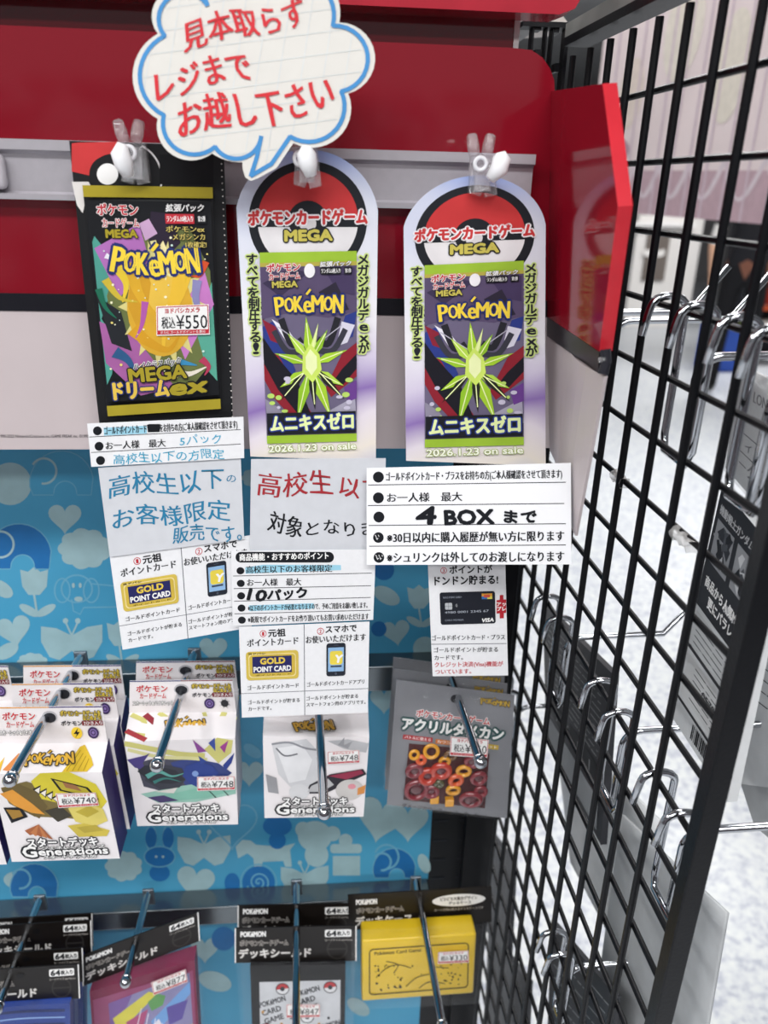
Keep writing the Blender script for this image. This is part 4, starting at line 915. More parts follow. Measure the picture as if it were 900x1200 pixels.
def artB(part, s):
    if part == 'tab': s.disc((91, 28), 6, C('#3c2c5c'), 3); s.ring((91, 28), 3.4, 1, C('#8a74b4'), 4); s.disc((91, 28), 1.6, C('#8a74b4'), 4); s.disc((108, 28), 4.2, C('#2b2c30'), 4); [s.poly([(108+1.6*cos(a), 28+1.6*sin(a)), (108+7*cos(a+.3), 28+7*sin(a+.3)), (108+1.6*cos(a+.8), 28+1.6*sin(a+.8))], C('#2b2c30'), 4) for a in [i*pi/4 for i in range(8)]]
    elif part == 'slope':
        for pts, wd in (([(2, 2), (20, 12), (40, 22), (62, 31)], 5), ([(26, 0), (36, 8), (50, 18), (70, 31)], 5), ([(88, 0), (84, 14), (80, 31)], 6), ([(99, 6), (94, 18), (84, 31)], 5), ([(68, 0), (72, 14), (76, 31)], 4), ([(0, 22), (24, 27), (50, 31)], 3.4), ([(12, 10), (36, 18), (58, 28)], 2.4)): s.stroke(curve(pts, 6), wd, C('#c9c477'), 1)
        s.stroke(curve([(14, 2), (24, 12)], 5), 6, C('#8e2f3a'), 2); s.stroke(curve([(0, 20), (18, 31)], 5), 5, C('#a33a40'), 2)
        s.poly([(48, 20), (58, 22), (62, 31), (52, 31)], C('#5a4a9c'), 2); s.poly([(76, 20), (80, 16), (80, 28), (76, 31)], C('#3e4f9c'), 2); s.poly([(86, 22), (92, 18), (88, 31), (84, 31)], C('#9a3f8a'), 2)
        wordmark(s, [(34, 15), (48, 12), (60, 15), (70, 13)], 10, fill=C('#d7a93a'), line=C('#3b3528'))
    else:
        s.poly([(8, 22), (30, 16), (56, 20), (66, 30), (60, 48), (36, 54), (12, 46)], C('#4a4a58'), 1); s.poly([(40, 22), (60, 18), (84, 24), (96, 34), (80, 48), (54, 50)], C('#38457e'), 1); s.poly([(8, 54), (50, 46), (99, 40), (99, 56), (60, 64), (24, 64)], C('#93bfb0'), 1)
        s.stroke(curve([(0, 2), (24, 8), (50, 14), (72, 16)], 6), 5, C('#c9c477'), 1); s.stroke(curve([(2, 8), (30, 16), (56, 18), (74, 20)], 6), 3.4, C('#d6d298'), 1)
        s.poly([(72, 10), (84, -1), (98, 2), (96, 14), (84, 24)], C('#c9c477'), 1); s.poly([(62, 0), (74, 12), (66, 13)], C('#8a4a94'), 2); s.poly([(76, 4), (82, -1), (82, 12)], C('#3e4f9c'), 2); s.poly([(86, 8), (94, 2), (90, 14)], C('#9a3f8a'), 2); s.poly([(88, 26), (99, 14), (96, 24), (90, 32)], C('#2e3f8a'), 2)
        s.poly([(0, 18), (18, 14), (22, 12), (14, 22), (18, 30), (6, 26)], C('#4b3f7e'), 2); s.poly([(20, 20), (34, 24), (50, 28), (54, 38), (46, 48), (28, 50), (14, 40)], C('#3a3c46'), 3)
        s.stroke(curve([(16, 36), (28, 31), (40, 36), (52, 33)], 6), 5, C('#5fa39a'), 4, taper=True); s.stroke(curve([(22, 42), (34, 38), (48, 42)], 6), 3.4, C('#3c7c76'), 4, taper=True)
        s.poly([(8, 30), (16, 24), (30, 26), (44, 30), (52, 40), (40, 44), (20, 42)], C('#2e3038'), 3)
        s.poly([(54, 26), (66, 22), (78, 26), (84, 34), (76, 42), (66, 50), (56, 44), (50, 36)], C('#2f4288'), 4); s.disc((62, 34), 3, C('#7f9ad0'), 5); s.poly([(66, 16), (74, 22), (68, 24)], C('#33488e'), 5); s.poly([(78, 36), (90, 40), (84, 44)], C('#b9bac8'), 5)
        s.poly([(30, 56), (60, 50), (99, 42), (99, 52), (70, 60), (40, 62)], C('#7fb7a4'), 3); s.poly([(14, 58), (30, 56), (44, 62), (26, 64)], C('#453a66'), 4); s.stroke([(72, 50), (80, 60)], .8, INK, 5); s.stroke([(84, 48), (92, 58)], .8, INK, 5); s.poly([(22, 52), (44, 48), (40, 54)], C('#d8d4ce'), 3)
def artC(part, s):
    if part == 'tab': return
    if part == 'slope': wordmark(s, [(36, 16), (48, 13), (60, 15), (72, 13)], 13, fill=C('#c99a35'), line=C('#4a3f28'))
    else:
        s.poly([(8, 8), (40, 2), (56, 20), (50, 50), (30, 60), (14, 40)], C('#cfcfd2'), 1); s.poly([(12, 12), (36, 8), (46, 24), (40, 46), (24, 50)], C('#e4e4e6'), 2)
        s.stroke(curve([(8, 8), (24, 6), (40, 12), (56, 14)], 5), 2, C('#8f9096'), 3); s.stroke(curve([(12, 12), (20, 20), (32, 18)], 5), 1.6, C('#6f7076'), 3); s.poly([(2, 40), (12, 44), (14, 62), (4, 60)], C('#9a9a9e'), 2)
        s.poly([(60, 4), (80, 2), (100, 6), (98, 16), (76, 12)], C('#b9b9bc'), 2); s.poly([(70, 8), (76, 0), (76, 8), (84, 4), (80, 12)], C('#9b9b9f'), 3)
        s.poly([(40, 62), (44, 52), (64, 40), (96, 34), (100, 40), (78, 52), (60, 62)], C('#2b2830'), 3); s.poly([(62, 42), (94, 35), (97, 39), (80, 46)], C('#93304a'), 4); s.poly([(42, 60), (46, 53), (62, 45), (68, 52), (56, 60)], C('#b6b6b8'), 4)
        s.disc((84, 58), 14, C('#c9c5c2'), 3, ry=12); s.disc((86, 54), 4, C('#d8909a'), 4, ry=3); s.poly([(92, 56), (100, 52), (99, 62), (92, 64)], C('#d08a4a'), 4); s.disc((34, 60), 10, C('#d6d6d8'), 3, ry=9)
# leftmost stack
fa = dict(tabq=[(-8, 829), (119.5, 827.5), (126, 870), (-10, 872)], fold2=[(-20, 907), (119.5, 905)], bot=[(15.7-18, 1009.5), (140.6, 1006)])
YA = [depth_on((95, 768), p) for p in ((56, 844), (72, 814), (85, 792))]; YBx = [depth_on((228, 764), p) for p in ((207, 812), (219, 789))]; DB_ = .0245
boxA = deck_box('front white deck box with yellow and brown art, purple side and 740 yen sticker', YA[0], YA[0]-DB_, [(-6, 829), (119.5, 827.5), (126, 870), (-5, 872)], [(-11, 907), (119.5, 905)], [(14, 1010), (140.6, 1006)], .0240, VIO, (ORG, VIO), artA, '740', [(65, 930), (112, 929), (116, 944), (68.5, 947)])
ta_ = (at(119.5, 827.5, YA[0]))
copy_tree(boxA, at(133, 800.5, YA[1])-ta_, 'deck box second in the leftmost full stack, directly behind the front one')
copy_tree(boxA, at(141.5, 779.5, YA[2])-ta_, 'deck box at the back of the leftmost full stack, only its tab showing')
copy_tree(boxA, at(9, 780.5, YA[2])-ta_, 'deck box cut off by the left picture edge, only its tab corner showing')
copy_tree(boxA, at(8, 1013, YA[0]-DB_)-at(140.6, 1006, YA[0]-DB_), 'deck box cut off by the left picture edge, only its lower corner showing')
# pair left of centre
boxB = deck_box('front white deck box with pale yellow ribbons, blue and teal art and 748 yen sticker', YBx[0], YBx[0]-DB_, [(152, 798), (272.5, 796.5), (277, 834.4), (151.4, 835.5)], [(145.5, 869), (275.5, 865)], [(161, 968), (279, 966)], .0240, C('#d8d2d6'), (NAVY, C('#7a2a34')), artB, '748', [(231, 910.5), (275, 909.5), (275.5, 925.5), (231, 927)])
# single white box
boxC = deck_box('single white deck box with grey and crimson art behind the middle points card', -.0760, -.1000, [(311, 800), (430.5, 795), (431.6, 836.6), (309, 842)], [(308, 863), (432.7, 864.6)], [(310, 958.6), (426, 957)], .0240, C('#d8d2d6'), (NAVY, C('#7a2a34')), artC, '748', [(383.5, 881), (421, 879), (421.5, 894), (384, 896)])
tb_ = at(272.5, 796.5, YBx[0])
copy_tree(boxB, at(275, 774.5, YBx[1])-tb_, 'deck box directly behind the one with pale yellow ribbons and blue art')

# ------------------------------------------------------------------ grey flat packets with see-through counters
def bag_sheet(name, P, quad, bulge, parent, nx=12, ny=14, wob=.0006, mat=None, off=0.):
    q = rectq(1, 1, quad); vs = []; fs = []
    for j in range(ny+1):
        for i in range(nx+1):
            x, y = i/nx, j/ny
            d = off+bulge*(min(1, 4*x*(1-x)*1.6))**.7*(min(1, 4*y*(1-y)*1.8))**.7+wob*sin(i*2.1+j*1.3)*sin(j*.9-i*.7)
            vs.append(P.hit(*q((x, y)), max(d, off)))
    for j in range(ny):
        for i in range(nx): a = j*(nx+1)+i; fs.append([a, a+1, a+nx+2, a+nx+1])
    return link(name, vs, fs, [mat or BAG], None, parent, True)
GREYC = M('grey_card', '#85868b', rough=.42, spec=.35, vary=.03)
def acryl(n, c): return M('acrylic_'+n, c, rough=.12, spec=.7, coat=.5)
PQ = [(462, 794.4), (605.5, 813), (596.7, 962), (451, 945.6)]
YP4 = [depth_on((519, 768), p) for p in ((533, 819), (526, 798), (522, 786))]; yp = YP4[0]; P = YP(yp)
pk = thing('accessory_packet', at(533, 803, yp), 'front grey flat packet with window of red and gold acrylic rings and price sticker', 'packet', 'grey accessory packets by the wire grid')
s = Sheet(P, ID); s.body([(464.5, 797), (603, 815), (594, 959), (453.5, 943)], GREYC, .0008)
s.disc((534, 819), 6, C('#24252a'), 1, ry=5)
z = Z(4.5, 430, 750)
s.text('ポケモンカードゲーム', *z((262, 385), (648, 432)), 8.6, C('#c23a3c'), 3, .03, outline=WHT, ow=.08)
s.text('アクリルダメカン', *z((188, 440), (720, 500)), 14, WHT, 3, .05, outline=C('#27504e'), ow=.15)
for a, b_, col, t in (((190, 510), (346, 528), '#b33238', 'バトルに使える'), ((362, 534), (500, 550), '#d07a3a', 'カウンター'), ((610, 556), (694, 568), '#c9a83a', 'セット')):
    A_, B_ = z(a, b_); s.stroke([A_, B_], 5.4, C(col), 2); s.text(t, (A_[0]+2, A_[1]+.2), (B_[0]-2, B_[1]-.2), 3.6, WHT, 3, .02)
wordmark(s, z((600, 322), (650, 322), (706, 334), (752, 338)), 6.4, fill=C('#c9a645'), line=C('#4a4038'))
s.poly(z((222, 545), (440, 566), (646, 600), (622, 888), (192, 842)), C('#4a1f22'), 2)
s.text('ダメージカウンター・マーカーセット', *z((185, 872), (640, 932)), 5, C('#3a3a40'), 3, .02)
ins = s.build('insert_card', pk)
yw = yp-.0035
for (x, y, R_, r_, n, col) in ((340, 588, 38, 8, 'amber', '#d9981f'), (510, 692, 36, 9, 'amber', '#d9981f'), (455, 792, 34, 9, 'amber', '#d9981f'), (392, 690, 46, 14, 'red', '#b4331f'), (262, 790, 60, 12, 'maroon', '#7c2630'), (548, 842, 58, 12, 'maroon', '#7c2630'), (250, 690, 40, 12, 'maroon', '#7c2630'), (590, 730, 40, 11, 'maroon', '#7c2630'), (286, 632, 22, 9, 'orange', '#d0572a'), (250, 606, 24, 7, 'amber', '#d9981f'), (440, 610, 30, 9, 'brown', '#6b4a2a'), (380, 760, 22, 9, 'olive', '#4a4a2a'), (320, 720, 40, 13, 'red', '#b4331f'), (470, 740, 34, 11, 'orange', '#d0572a'), (410, 640, 26, 8, 'amber', '#d9981f'), (340, 800, 34, 11, 'maroon', '#7c2630'), (560, 640, 40, 12, 'maroon', '#7c2630'), (600, 800, 30, 10, 'maroon', '#7c2630')):
    c = at(430+x/4.5, 750+y/4.5, yw); k = (yw-CAM.y)/(F*.80)/4.5
    b = MB(); b.ring(c, (.1*sin(x), 1, .25*cos(y)), R_*k*.92, r_*k*1.35, acryl(n, col), 24, 8)
    if n in ('maroon', 'red'): b.ball(c, R_*k*.62, acryl('dark_'+n, '#571c24'), 12, (1, .2, 1))
    b.build('acrylic_counter', pk, smooth=True)
for (x, y) in ((355, 838), (434, 852)):
    c = at(430+x/4.5, 750+y/4.5, yw); b = MB(); b.box((c.x-.0035, c.y-.0025, c.z-.0035), (c.x+.0035, c.y+.0025, c.z+.0035), acryl('amber', '#d9981f'), bev=.0008); b.build('acrylic_die', pk)
bag_sheet('clear_bag', P, PQ, .0075, pk)
sticker([(528, 863), (573, 867), (571, 888), (527, 885.5)], '660', YP(yp), pk, .0085)
tp_ = at(605.5, 813, yp)
copy_tree(pk, at(597, 799.5, YP4[1])-tp_, 'grey flat packet second in line behind the one with the ring window')
copy_tree(pk, at(594, 786, YP4[2])-tp_, 'grey flat packet last in line, its top edge just above the others')

# ------------------------------------------------------------------ lower row: black-topped packets
GL_ = 'chrome peg hooks of the lower row'
YBASE2 = YBASE
H5 = peg((47, 1052), (-3, 1182), 'chrome peg hook through the blue packets in the lower left corner', GL_)
H6 = peg((174, 1045), (147, 1151), 'chrome peg hook through the tilted magenta packet', GL_)
H7 = peg((347.5, 1034), (347, 1212), 'chrome peg hook through the black packets with white letter pattern', GL_)
H8 = peg((487, 1030), (519, 1204), 'chrome peg hook in front of the yellow deck case', GL_)
HEADC = M('black_header', '#191513', rough=.4, vary=.05)
GREYP = C('#b9b3ad')
def header(s, count=True):
    s.stroke([(.8, 0), (.8, 40)], 1.4, WHT, 2); s.stroke([(139.2, 0), (139.2, 40)], 1.4, WHT, 2)
    s.disc((70, 9), 4.5, C('#101012'), 3, ry=3)
    s.ring((118, 26), 11, 2, C('#33302e'), 1); s.stroke([(107, 26), (129, 26)], 2, C('#33302e'), 1)
    s.text('POKéMON', (7, 7), (36, 7), 6, WHT, 3, .05)
    s.text('ポケモンカードゲーム', (6, 17.5), (62, 17.5), 6.4, C('#2a2624'), 3, .02, outline=GREYP, ow=.06)
    s.text('デッキシールド', (5, 29.5), (88, 29.5), 10, C('#e9e6e2'), 3, .03, outline=C('#8a8580'), ow=.05)
    if count:
        s.rrect(104, 4, 134, 12.4, 1.5, WHT, 2); s.text('64', (106, 8.2), (117, 8.2), 6.2, INK, 3, .05); s.text('枚入り', (118, 8.4), (132, 8.4), 4.8, INK, 3, .04)
        s.text('カードサイズ 66×92mm', (104, 15.8), (135, 15.8), 2.8, GREYP, 3, .01)
def packet(label, y, hq, bodyq, bagq, art, thick, price=None, pq=None, group='black-topped packets of the lower row', kind='sleeve_packet', count=True, bodym=None):
    P = YP(y); r = thing(kind, at((hq[0][0]+hq[1][0])/2, (hq[0][1]+hq[1][1])/2, y), label, 'packet', group)
    s = Sheet(P, rectq(140, 40, hq)); s.body([(0, 0), (140, 0), (140, 40), (0, 40)], HEADC, .0010); header(s, count); hd_ = s.build('header_card', r)
    yf = y-thick/2
    b = MB(); pts = [at(u, v, yf) for u, v in bodyq]; b.prism(pts, (0, thick, 0), bodym); body = b.build('contents', r)
    s = Sheet(YP(yf), ID, .0002); art(s); s.build('front_print', body)
    bag_sheet('clear_bag', YP(yf), bagq, .0015, r, wob=.0010, off=.0012)
    if price: sticker(pq, price, YP(yf), r, .0036)
    return r
def art_blue(s):
    for k in range(4): s.stroke(curve([(-30, 1192+k*9), (20, 1186+k*8), (76, 1184+k*8)], 5), 1.6 if k % 2 else 3, C('#8fb0e0' if k % 2 else '#16265e'), 1)
Y5 = [depth_on((47, 1052), p) for p in ((11.5, 1151), (17, 1128), (29, 1097), (36, 1082))]; Y6 = depth_on((174, 1045), (155, 1105)); Y7 = [depth_on((347.5, 1034), p) for p in ((347, 1092), (347, 1066))]
blue = packet('front packet of blue sleeves with black 64-count header in the lower left corner', Y5[0], [(-47, 1139), (92.4, 1130), (94, 1170), (-45, 1180)], [(-36, 1183), (82, 1175), (84, 1290), (-34, 1296)], [(-44, 1178), (92, 1170), (92, 1300), (-42, 1306)], art_blue, .0095, bodym=C('#26418f'))
t_ = at(92.4, 1130, Y5[0])
for u, v, y, lab in ((97, 1111, Y5[1], 'packet with black 64-count header second in the lower left stack'), (107, 1078.5, Y5[2], 'packet with black 64-count header third in the lower left stack, above the front two'), (108.3, 1070.5, Y5[3], 'rearmost packet of the lower left stack, only its black header rim showing')):
    copy_tree(blue, at(u, v, y)-t_, lab)
def art_pink(s):
    s.poly([(109, 1172), (226, 1137), (233, 1262), (117, 1290)], C('#94446c'), 1)
    q = rectq(100, 120, [(127, 1176), (222, 1140), (230, 1258), (136, 1290)])
    s.poly([q(p) for p in [(0, 0), (100, 0), (100, 120), (0, 120)]], C('#8a86b0'), 2)
    for pts, col in (([(0, 0), (30, 0), (4, 40), (0, 60)], '#7a5a9c'), ([(4, 20), (50, 4), (60, 10), (10, 40)], '#d8cf4a'), ([(50, 40), (100, 10), (100, 24), (58, 54)], '#6fa0d8'), ([(48, 16), (60, 10), (70, 16), (66, 26), (52, 28)], '#5f9a58'), ([(60, 70), (100, 60), (100, 74), (64, 84)], '#dcc93a'), ([(0, 60), (40, 50), (36, 66), (0, 90)], '#cfc4dc'), ([(30, 60), (60, 40), (70, 66), (50, 90), (34, 84)], '#e6e0ea'), ([(20, 30), (48, 24), (40, 44), (24, 46)], '#b04a7a'), ([(70, 30), (96, 30), (88, 50), (72, 52)], '#5a4a9a'), ([(0, 96), (50, 90), (100, 96), (100, 120), (0, 120)], '#c9a0bc')):
        s.poly([q(p) for p in pts], C(col), 3)
    for i in range(6): s.stroke([q((10+i*14, 110)), q((40+i*8, 20+i*9))], .9, C('#f0eaf4'), 4)
packet('tilted packet of magenta sleeves with colourful front and 877 yen sticker', Y6, [(93, 1121.5), (232.6, 1069), (234.6, 1102.5), (96.8, 1156)], [(105, 1162), (228, 1124.5), (236, 1258), (114, 1290)], [(98, 1155), (234, 1103), (243, 1262), (108, 1300)], art_pink, .0140, '877', [(177, 1151.5), (217.5, 1136), (220, 1150.5), (180, 1166.5)], bodym=C('#7c1c44'))
def art_letters(s):
    s.poly([(304, 1151), (399, 1148.5), (398, 1290), (306, 1290)], C('#d4d6da'), 1)
    for k, (u, v) in enumerate(((304, 1178), (344, 1166), (304, 1226), (334, 1216), (368, 1206), (318, 1262))):
        for j, t in enumerate(('POKéMON', 'CARD', 'GAME')):
            s.text(t, (u+j*3, v+j*9.5), (u+j*3+(30 if j == 0 else 22), v+j*9.5-(8.5 if j == 0 else 6.5)), 6.4, C('#2c2e36'), 2, .03)
    for (u, v) in ((331, 1159), (387, 1157), (312, 1206), (360, 1192)):
        s.disc((u, v), 8, C('#2c2e36'), 3, ry=7); s.disc((u, v), 7, C('#c23a3e'), 4, a0=170, a1=350, ry=6); s.disc((u, v), 7, C('#e6e6e8'), 4, a0=-10, a1=170, ry=6); s.disc((u, v), 2.6, C('#2c2e36'), 5)
    for k in range(8): s.disc((308+k*11, 1186+((k*7) % 4)*7), 1.6, C('#2c2e36' if k % 2 else '#c9923a'), 3)
blk = packet('front packet of dark sleeves with white letter pattern and 847 yen sticker', Y7[0], [(275, 1088), (418, 1084.7), (418, 1126), (275, 1128.6)], [(293, 1132), (405, 1130), (403, 1290), (298, 1290)], [(277, 1128), (417, 1126), (412, 1300), (288, 1300)], art_letters, .0095, '847', [(335.5, 1177), (375, 1177), (375, 1192), (335.5, 1193)], bodym=C('#0c0c0f'))
copy_tree(blk, at(417, 1058.6, Y7[1])-at(418, 1084.7, Y7[0]), 'packet with black 64-count header behind the one with white letter pattern')

def art_case(s):
    q = rectq(120, 64, [(433, 1113), (549, 1105), (548, 1157), (433, 1166)]); DB = C('#3a3018')
    s.stroke([q(p) for p in rr(0, 0, 120, 64, 5)]+[q(rr(0, 0, 120, 64, 5)[0])], 1.3, DB, 1)
    s.text('Pokémon Card Game', q((6, 6)), q((62, 5)), 4.2, DB, 1, .02)
    rnd = random.Random(4)
    for i in range(70):
        x, y = rnd.uniform(4, 112), rnd.uniform(22, 60)
        if 40 < x < 70 and rnd.random() < .7: continue
        s.disc(q((x, y)), rnd.uniform(.5, 1.7), DB, 1, n=7, ry=rnd.uniform(.5, 1.4))
    for pts in ([(8, 40), (20, 28), (34, 24), (50, 30)], [(44, 56), (58, 44), (80, 40)], [(20, 18), (34, 24), (30, 34)], [(70, 18), (78, 30), (96, 34)], [(60, 60), (72, 52), (92, 56)]): s.stroke([q(p) for p in curve(pts, 5)], .9, DB, 1)
    s.disc(q((74, 30)), 3, DB, 1)
yc = depth_on((487, 1030), (497, 1063))
r = thing('deck_case_packet', at(495, 1044, yc), 'yellow plastic deck case in a clear bag under a black header with white oval', 'packet', 'black-topped packets of the lower row')
s = Sheet(YP(yc), rectq(140, 32, [(407.5, 1049), (576, 1039), (576, 1080), (409, 1090)])); s.body([(0, 0), (140, 0), (140, 32), (0, 32)], HEADC, .001)
s.disc((108, 10.5), 26, WHT, 1, ry=5.5); s.text('ピカピカ大集合デザイン', (90, 9), (126, 9), 3.2, C('#55504c'), 2, .03); s.text('デッキケース', (98, 13), (120, 13), 3, INK, 2, .03); s.text('カードが約65枚入るデッキケースです', (84, 18.5), (132, 18.5), 2.4, GREYP, 2)
s.text('POKéMON', (8, 7), (28, 7), 4.6, WHT, 2, .05); s.text('ポケモンカードゲーム', (8, 15), (54, 15), 4.8, C('#2a2624'), 2, .02, outline=GREYP, ow=.06); s.text('デッキケース', (7, 24.5), (62, 24.5), 7.5, C('#e9e6e2'), 2, .03, outline=C('#8a8580'), ow=.05); s.disc((75, 9), 3.4, C('#101012'), 2, ry=2.6)
s.build('header_card', r)
yf = yc-.024; YC = M('yellow_plastic', '#e3bf24', rough=.3, spec=.5, vary=.03)
tl, tr_, br, bl = [at(u, v, yf) for u, v in ((424, 1103), (558.5, 1094.5), (555, 1164.5), (424, 1174))]
b = MB(); dep = Vector((0, .022, 0))
tl2, tr2, br2, bl2 = tl+dep+Vector((0, 0, -.001)), tr_+dep+Vector((0, 0, -.001)), br+dep, bl+dep
bm = bmesh.new(); vv = [bm.verts.new(p) for p in (tl, tr_, br, bl, tl2, tr2, br2, bl2)]
for f in ((0, 1, 2, 3), (7, 6, 5, 4), (0, 4, 5, 1), (1, 5, 6, 2), (2, 6, 7, 3), (3, 7, 4, 0)): bm.faces.new([vv[i] for i in f])
bmesh.ops.bevel(bm, geom=bm.edges[:]+bm.verts[:], offset=.0022, segments=3, affect='EDGES', profile=.5); bm.verts.index_update()
b.add([v.co.copy() for v in bm.verts], [[v.index for v in f.verts] for f in bm.faces], YC); bm.free()
case = b.build('case', r); auto_smooth(case)
s = Sheet(YP(yf), ID, .0003); art_case(s); s.build('front_print', case)
bag_sheet('clear_bag', YP(yf), [(411, 1090), (574, 1082), (570, 1176), (413, 1184)], .002, r, wob=.001, off=.0012)
sticker([(513.5, 1116), (549, 1114), (549.5, 1128), (513, 1129.5)], '330', YP(yf), r, .0036)

# ------------------------------------------------------------------ hooks and packets on the far side of the grid
def snap(z): return min(zs, key=lambda q: abs(q-z))
GM = 'double wire hooks hung on the grid'
def grid_hook(a, b_, label, arm=.12, drop=.075, tip=None, up=.03, snapz=True):
    A_, B_ = MP(.174).hit(*a), MP(.174).hit(*b_)
    z = snap((A_.z+B_.z)/2) if snapz else (A_.z+B_.z)/2
    y1, y2 = A_.y, B_.y
    if abs(y1-y2) < .018: y2 = y1-.022
    def nudge(y):
        k = min(ys, key=lambda q: abs(q-y)); return y if abs(k-y) > .0062 else k+(.0064 if y >= k else -.0064)
    y1, y2 = nudge(y1), nudge(y2)
    x = XM((y1+y2)/2)+.004; r = thing('grid_hook', (x, (y1+y2)/2, z), label, 'hook', GM)
    def leg(y):
        return [Vector((x-.0118, y, z-.015)), Vector((x-.0102, y, z-.005))]+[Vector((x-.0094*cos(t), y, z-.001+.0062*sin(t))) for t in [i*pi/8 for i in range(9)]]+[Vector((x+.0092, y, z-drop+.008))]
    b = MB()
    mid = [Vector((x+.0085, y1+(y2-y1)*.12, z-drop)), Vector((x+.0085, y1+(y2-y1)*.88, z-drop))]
    b.tube(leg(y1)+mid+leg(y2)[::-1], .0021, CHROME, n=10); b.build('hanger', r, smooth=True)
    ym = (y1+y2)/2; b = MB(); xa = x+.0128
    P_ = [Vector((xa, ym, z-drop)), Vector((xa, ym, z-.034))]+[Vector((xa+.012*(1-cos(t)), ym, z-.034+.012*sin(t))) for t in [i*pi/12 for i in range(1, 7)]]+[Vector((xa+arm, ym, z-.022+arm*.02)), Vector((xa+arm+.022, ym, z-.022+arm*.02+up))]
    b.tube(P_, .0023, CHROME, n=10); b.build('arm', r, smooth=True); return r
grid_hook((784, 349), (822, 354), 'chrome double hook on the grid right of the red wing tip', arm=.15)
grid_hook((868, 372), (912, 386), 'chrome double hook at the upper right near the picture edge', arm=.14)
grid_hook((644, 711), (660, 736), 'chrome double hook holding the dark packet, right of the credit card notice', arm=.075)
grid_hook((703, 807), (721, 840), 'chrome double hook in front of the grey card backs, mid height of the grid', arm=.14)
grid_hook((773, 935), (795, 985), 'chrome double hook beside the black post', arm=.11)
grid_hook((647, 1108), (656, 1136), 'lowest chrome double hook near the bottom picture edge', arm=.08)
grid_hook((668, 348), (683, 349), 'chrome hook behind the red wing, its tip showing farther left of two', arm=.066)
grid_hook((694, 350), (707, 351), 'chrome hook behind the red wing, its long tip showing nearer the first full hook', arm=.076)
grid_hook((588, 800), (596, 822), 'chrome double hook just right of the grey accessory packets', arm=.05)
DG = M('dark_packet', '#35363a', rough=.4); LG = M('light_card_back', '#d6d8d9', rough=.5); MG = M('mid_grey_card', '#b9bcbe', rough=.5); SMK = clear('smoky_blister', gloss=.05, haze=.30, hazecol=(.72, .73, .74), fres=.3)
TXTG = C('#9a9c9e'); TXTD = C('#3c3e42')
def side_sheet(x0, pts, m, thick): s = Sheet(MP(x0), ID); s.body(pts, m, thick); return s
def lines(s, q, x0, x1, y0, y1, n, m, wd, rnd=random.Random(3)):
    for i in range(n):
        y = y0+(y1-y0)*i/(n-1); x = x0
        while x < x1:
            l = rnd.uniform(3, 12); s.stroke([q((x, y)), q((min(x1, x+l), y))], wd, m, 2); x += l+rnd.uniform(.8, 2)
# packet with photographs and barcode beside the post
pk = thing('hobby_packet', MP(.21).hit(840, 600), 'dark hobby packet with two pictures and white print, seen through the grid beside the post', 'packet')
PQ1 = [(846, 570), (912, 650), (852, 940), (786, 838)]
s = side_sheet(.215, PQ1, LG, .006); q = rectq(60, 100, PQ1); s.q = q
s.rect(0, 0, 60, 52, DG, 1); s.rect(2, 20, 20, 21, TXTG, 2)
s.text('機動戦士ガンダム', (3, 8.5), (38, 8.5), 4, C('#c9cacc'), 2, .03); s.text('機動戦士', (24, 41), (46, 41), 3.4, C('#c9cacc'), 2, .03)
for x0, x1, y0, y1 in ((3, 21, 13, 32), (25, 45, 13, 32)):
    s.rect(x0, y0, x1, y1, C('#9c9ea2'), 2); rn = random.Random(x0)
    for k in range(14): cx, cy = rn.uniform(x0+3, x1-3), rn.uniform(y0+3, y1-3); s.poly([(cx+rn.uniform(-3, 3), cy-3), (cx+3, cy+rn.uniform(-3, 3)), (cx+rn.uniform(-3, 3), cy+3), (cx-3, cy+rn.uniform(-2, 2))], C(rn.choice(['#2c2d31', '#d4d6d8', '#55585e', '#3a3c42'])), 3)
s.text('商品から人気MS・キャラ', (4, 40), (58, 40), 4.6, WHT, 2, .04); s.text('更にパラレルカード', (10, 46.5), (56, 46.5), 4.6, WHT, 2, .04)
s.rect(2, 54, 58, 68, C('#c4c6c7'), 2); s.rect(0, 68.5, 60, 70, DG, 2); s.rect(4, 72, 54, 88, C('#d0d1d1'), 2); s.rect(0, 90, 60, 91.2, DG, 2)
s.q = ID; lines(s, q, 5, 55, 56, 66, 5, TXTD, .9); lines(s, q, 12, 52, 74, 86, 6, TXTD, .8); s.q = q
s.text('0570-041', (22, 79), (46, 79), 2.6, TXTD, 4, .03)
x = 20
rn = random.Random(9)
while x < 44:
    w_ = rn.uniform(.4, 1.4); s.rect(x, 92.5, x+w_, 98, INK, 3); x += w_+rn.uniform(.4, 1.2)
s.build('bag_card', pk)
# upper clear blister
pk = thing('blister_packet', MP(.225).hit(880, 450), 'clear blister packet with white label at the upper right, behind the double hook', 'packet')
PQ2 = [(868, 428), (930, 458), (912, 620), (850, 548)]
s = side_sheet(.232, PQ2, C('#c9cbcc'), .002); q = rectq(60, 100, PQ2); s.q = q
s.text('LONDON', (22, 22), (56, 22), 10, TXTD, 2, .02); s.text('トークン', (8, 84), (44, 84), 11, TXTD, 2, .02); s.text('ィア', (20, 66), (40, 66), 9, TXTD, 2, .02); s.rect(4, 74, 56, 75, TXTD, 2); s.rect(4, 58, 56, 59, TXTD, 2)
s.build('label_card', pk)
bag_sheet('blister', MP(.222), [(866, 424), (934, 458), (914, 626), (847, 550)], .008, pk, mat=SMK)
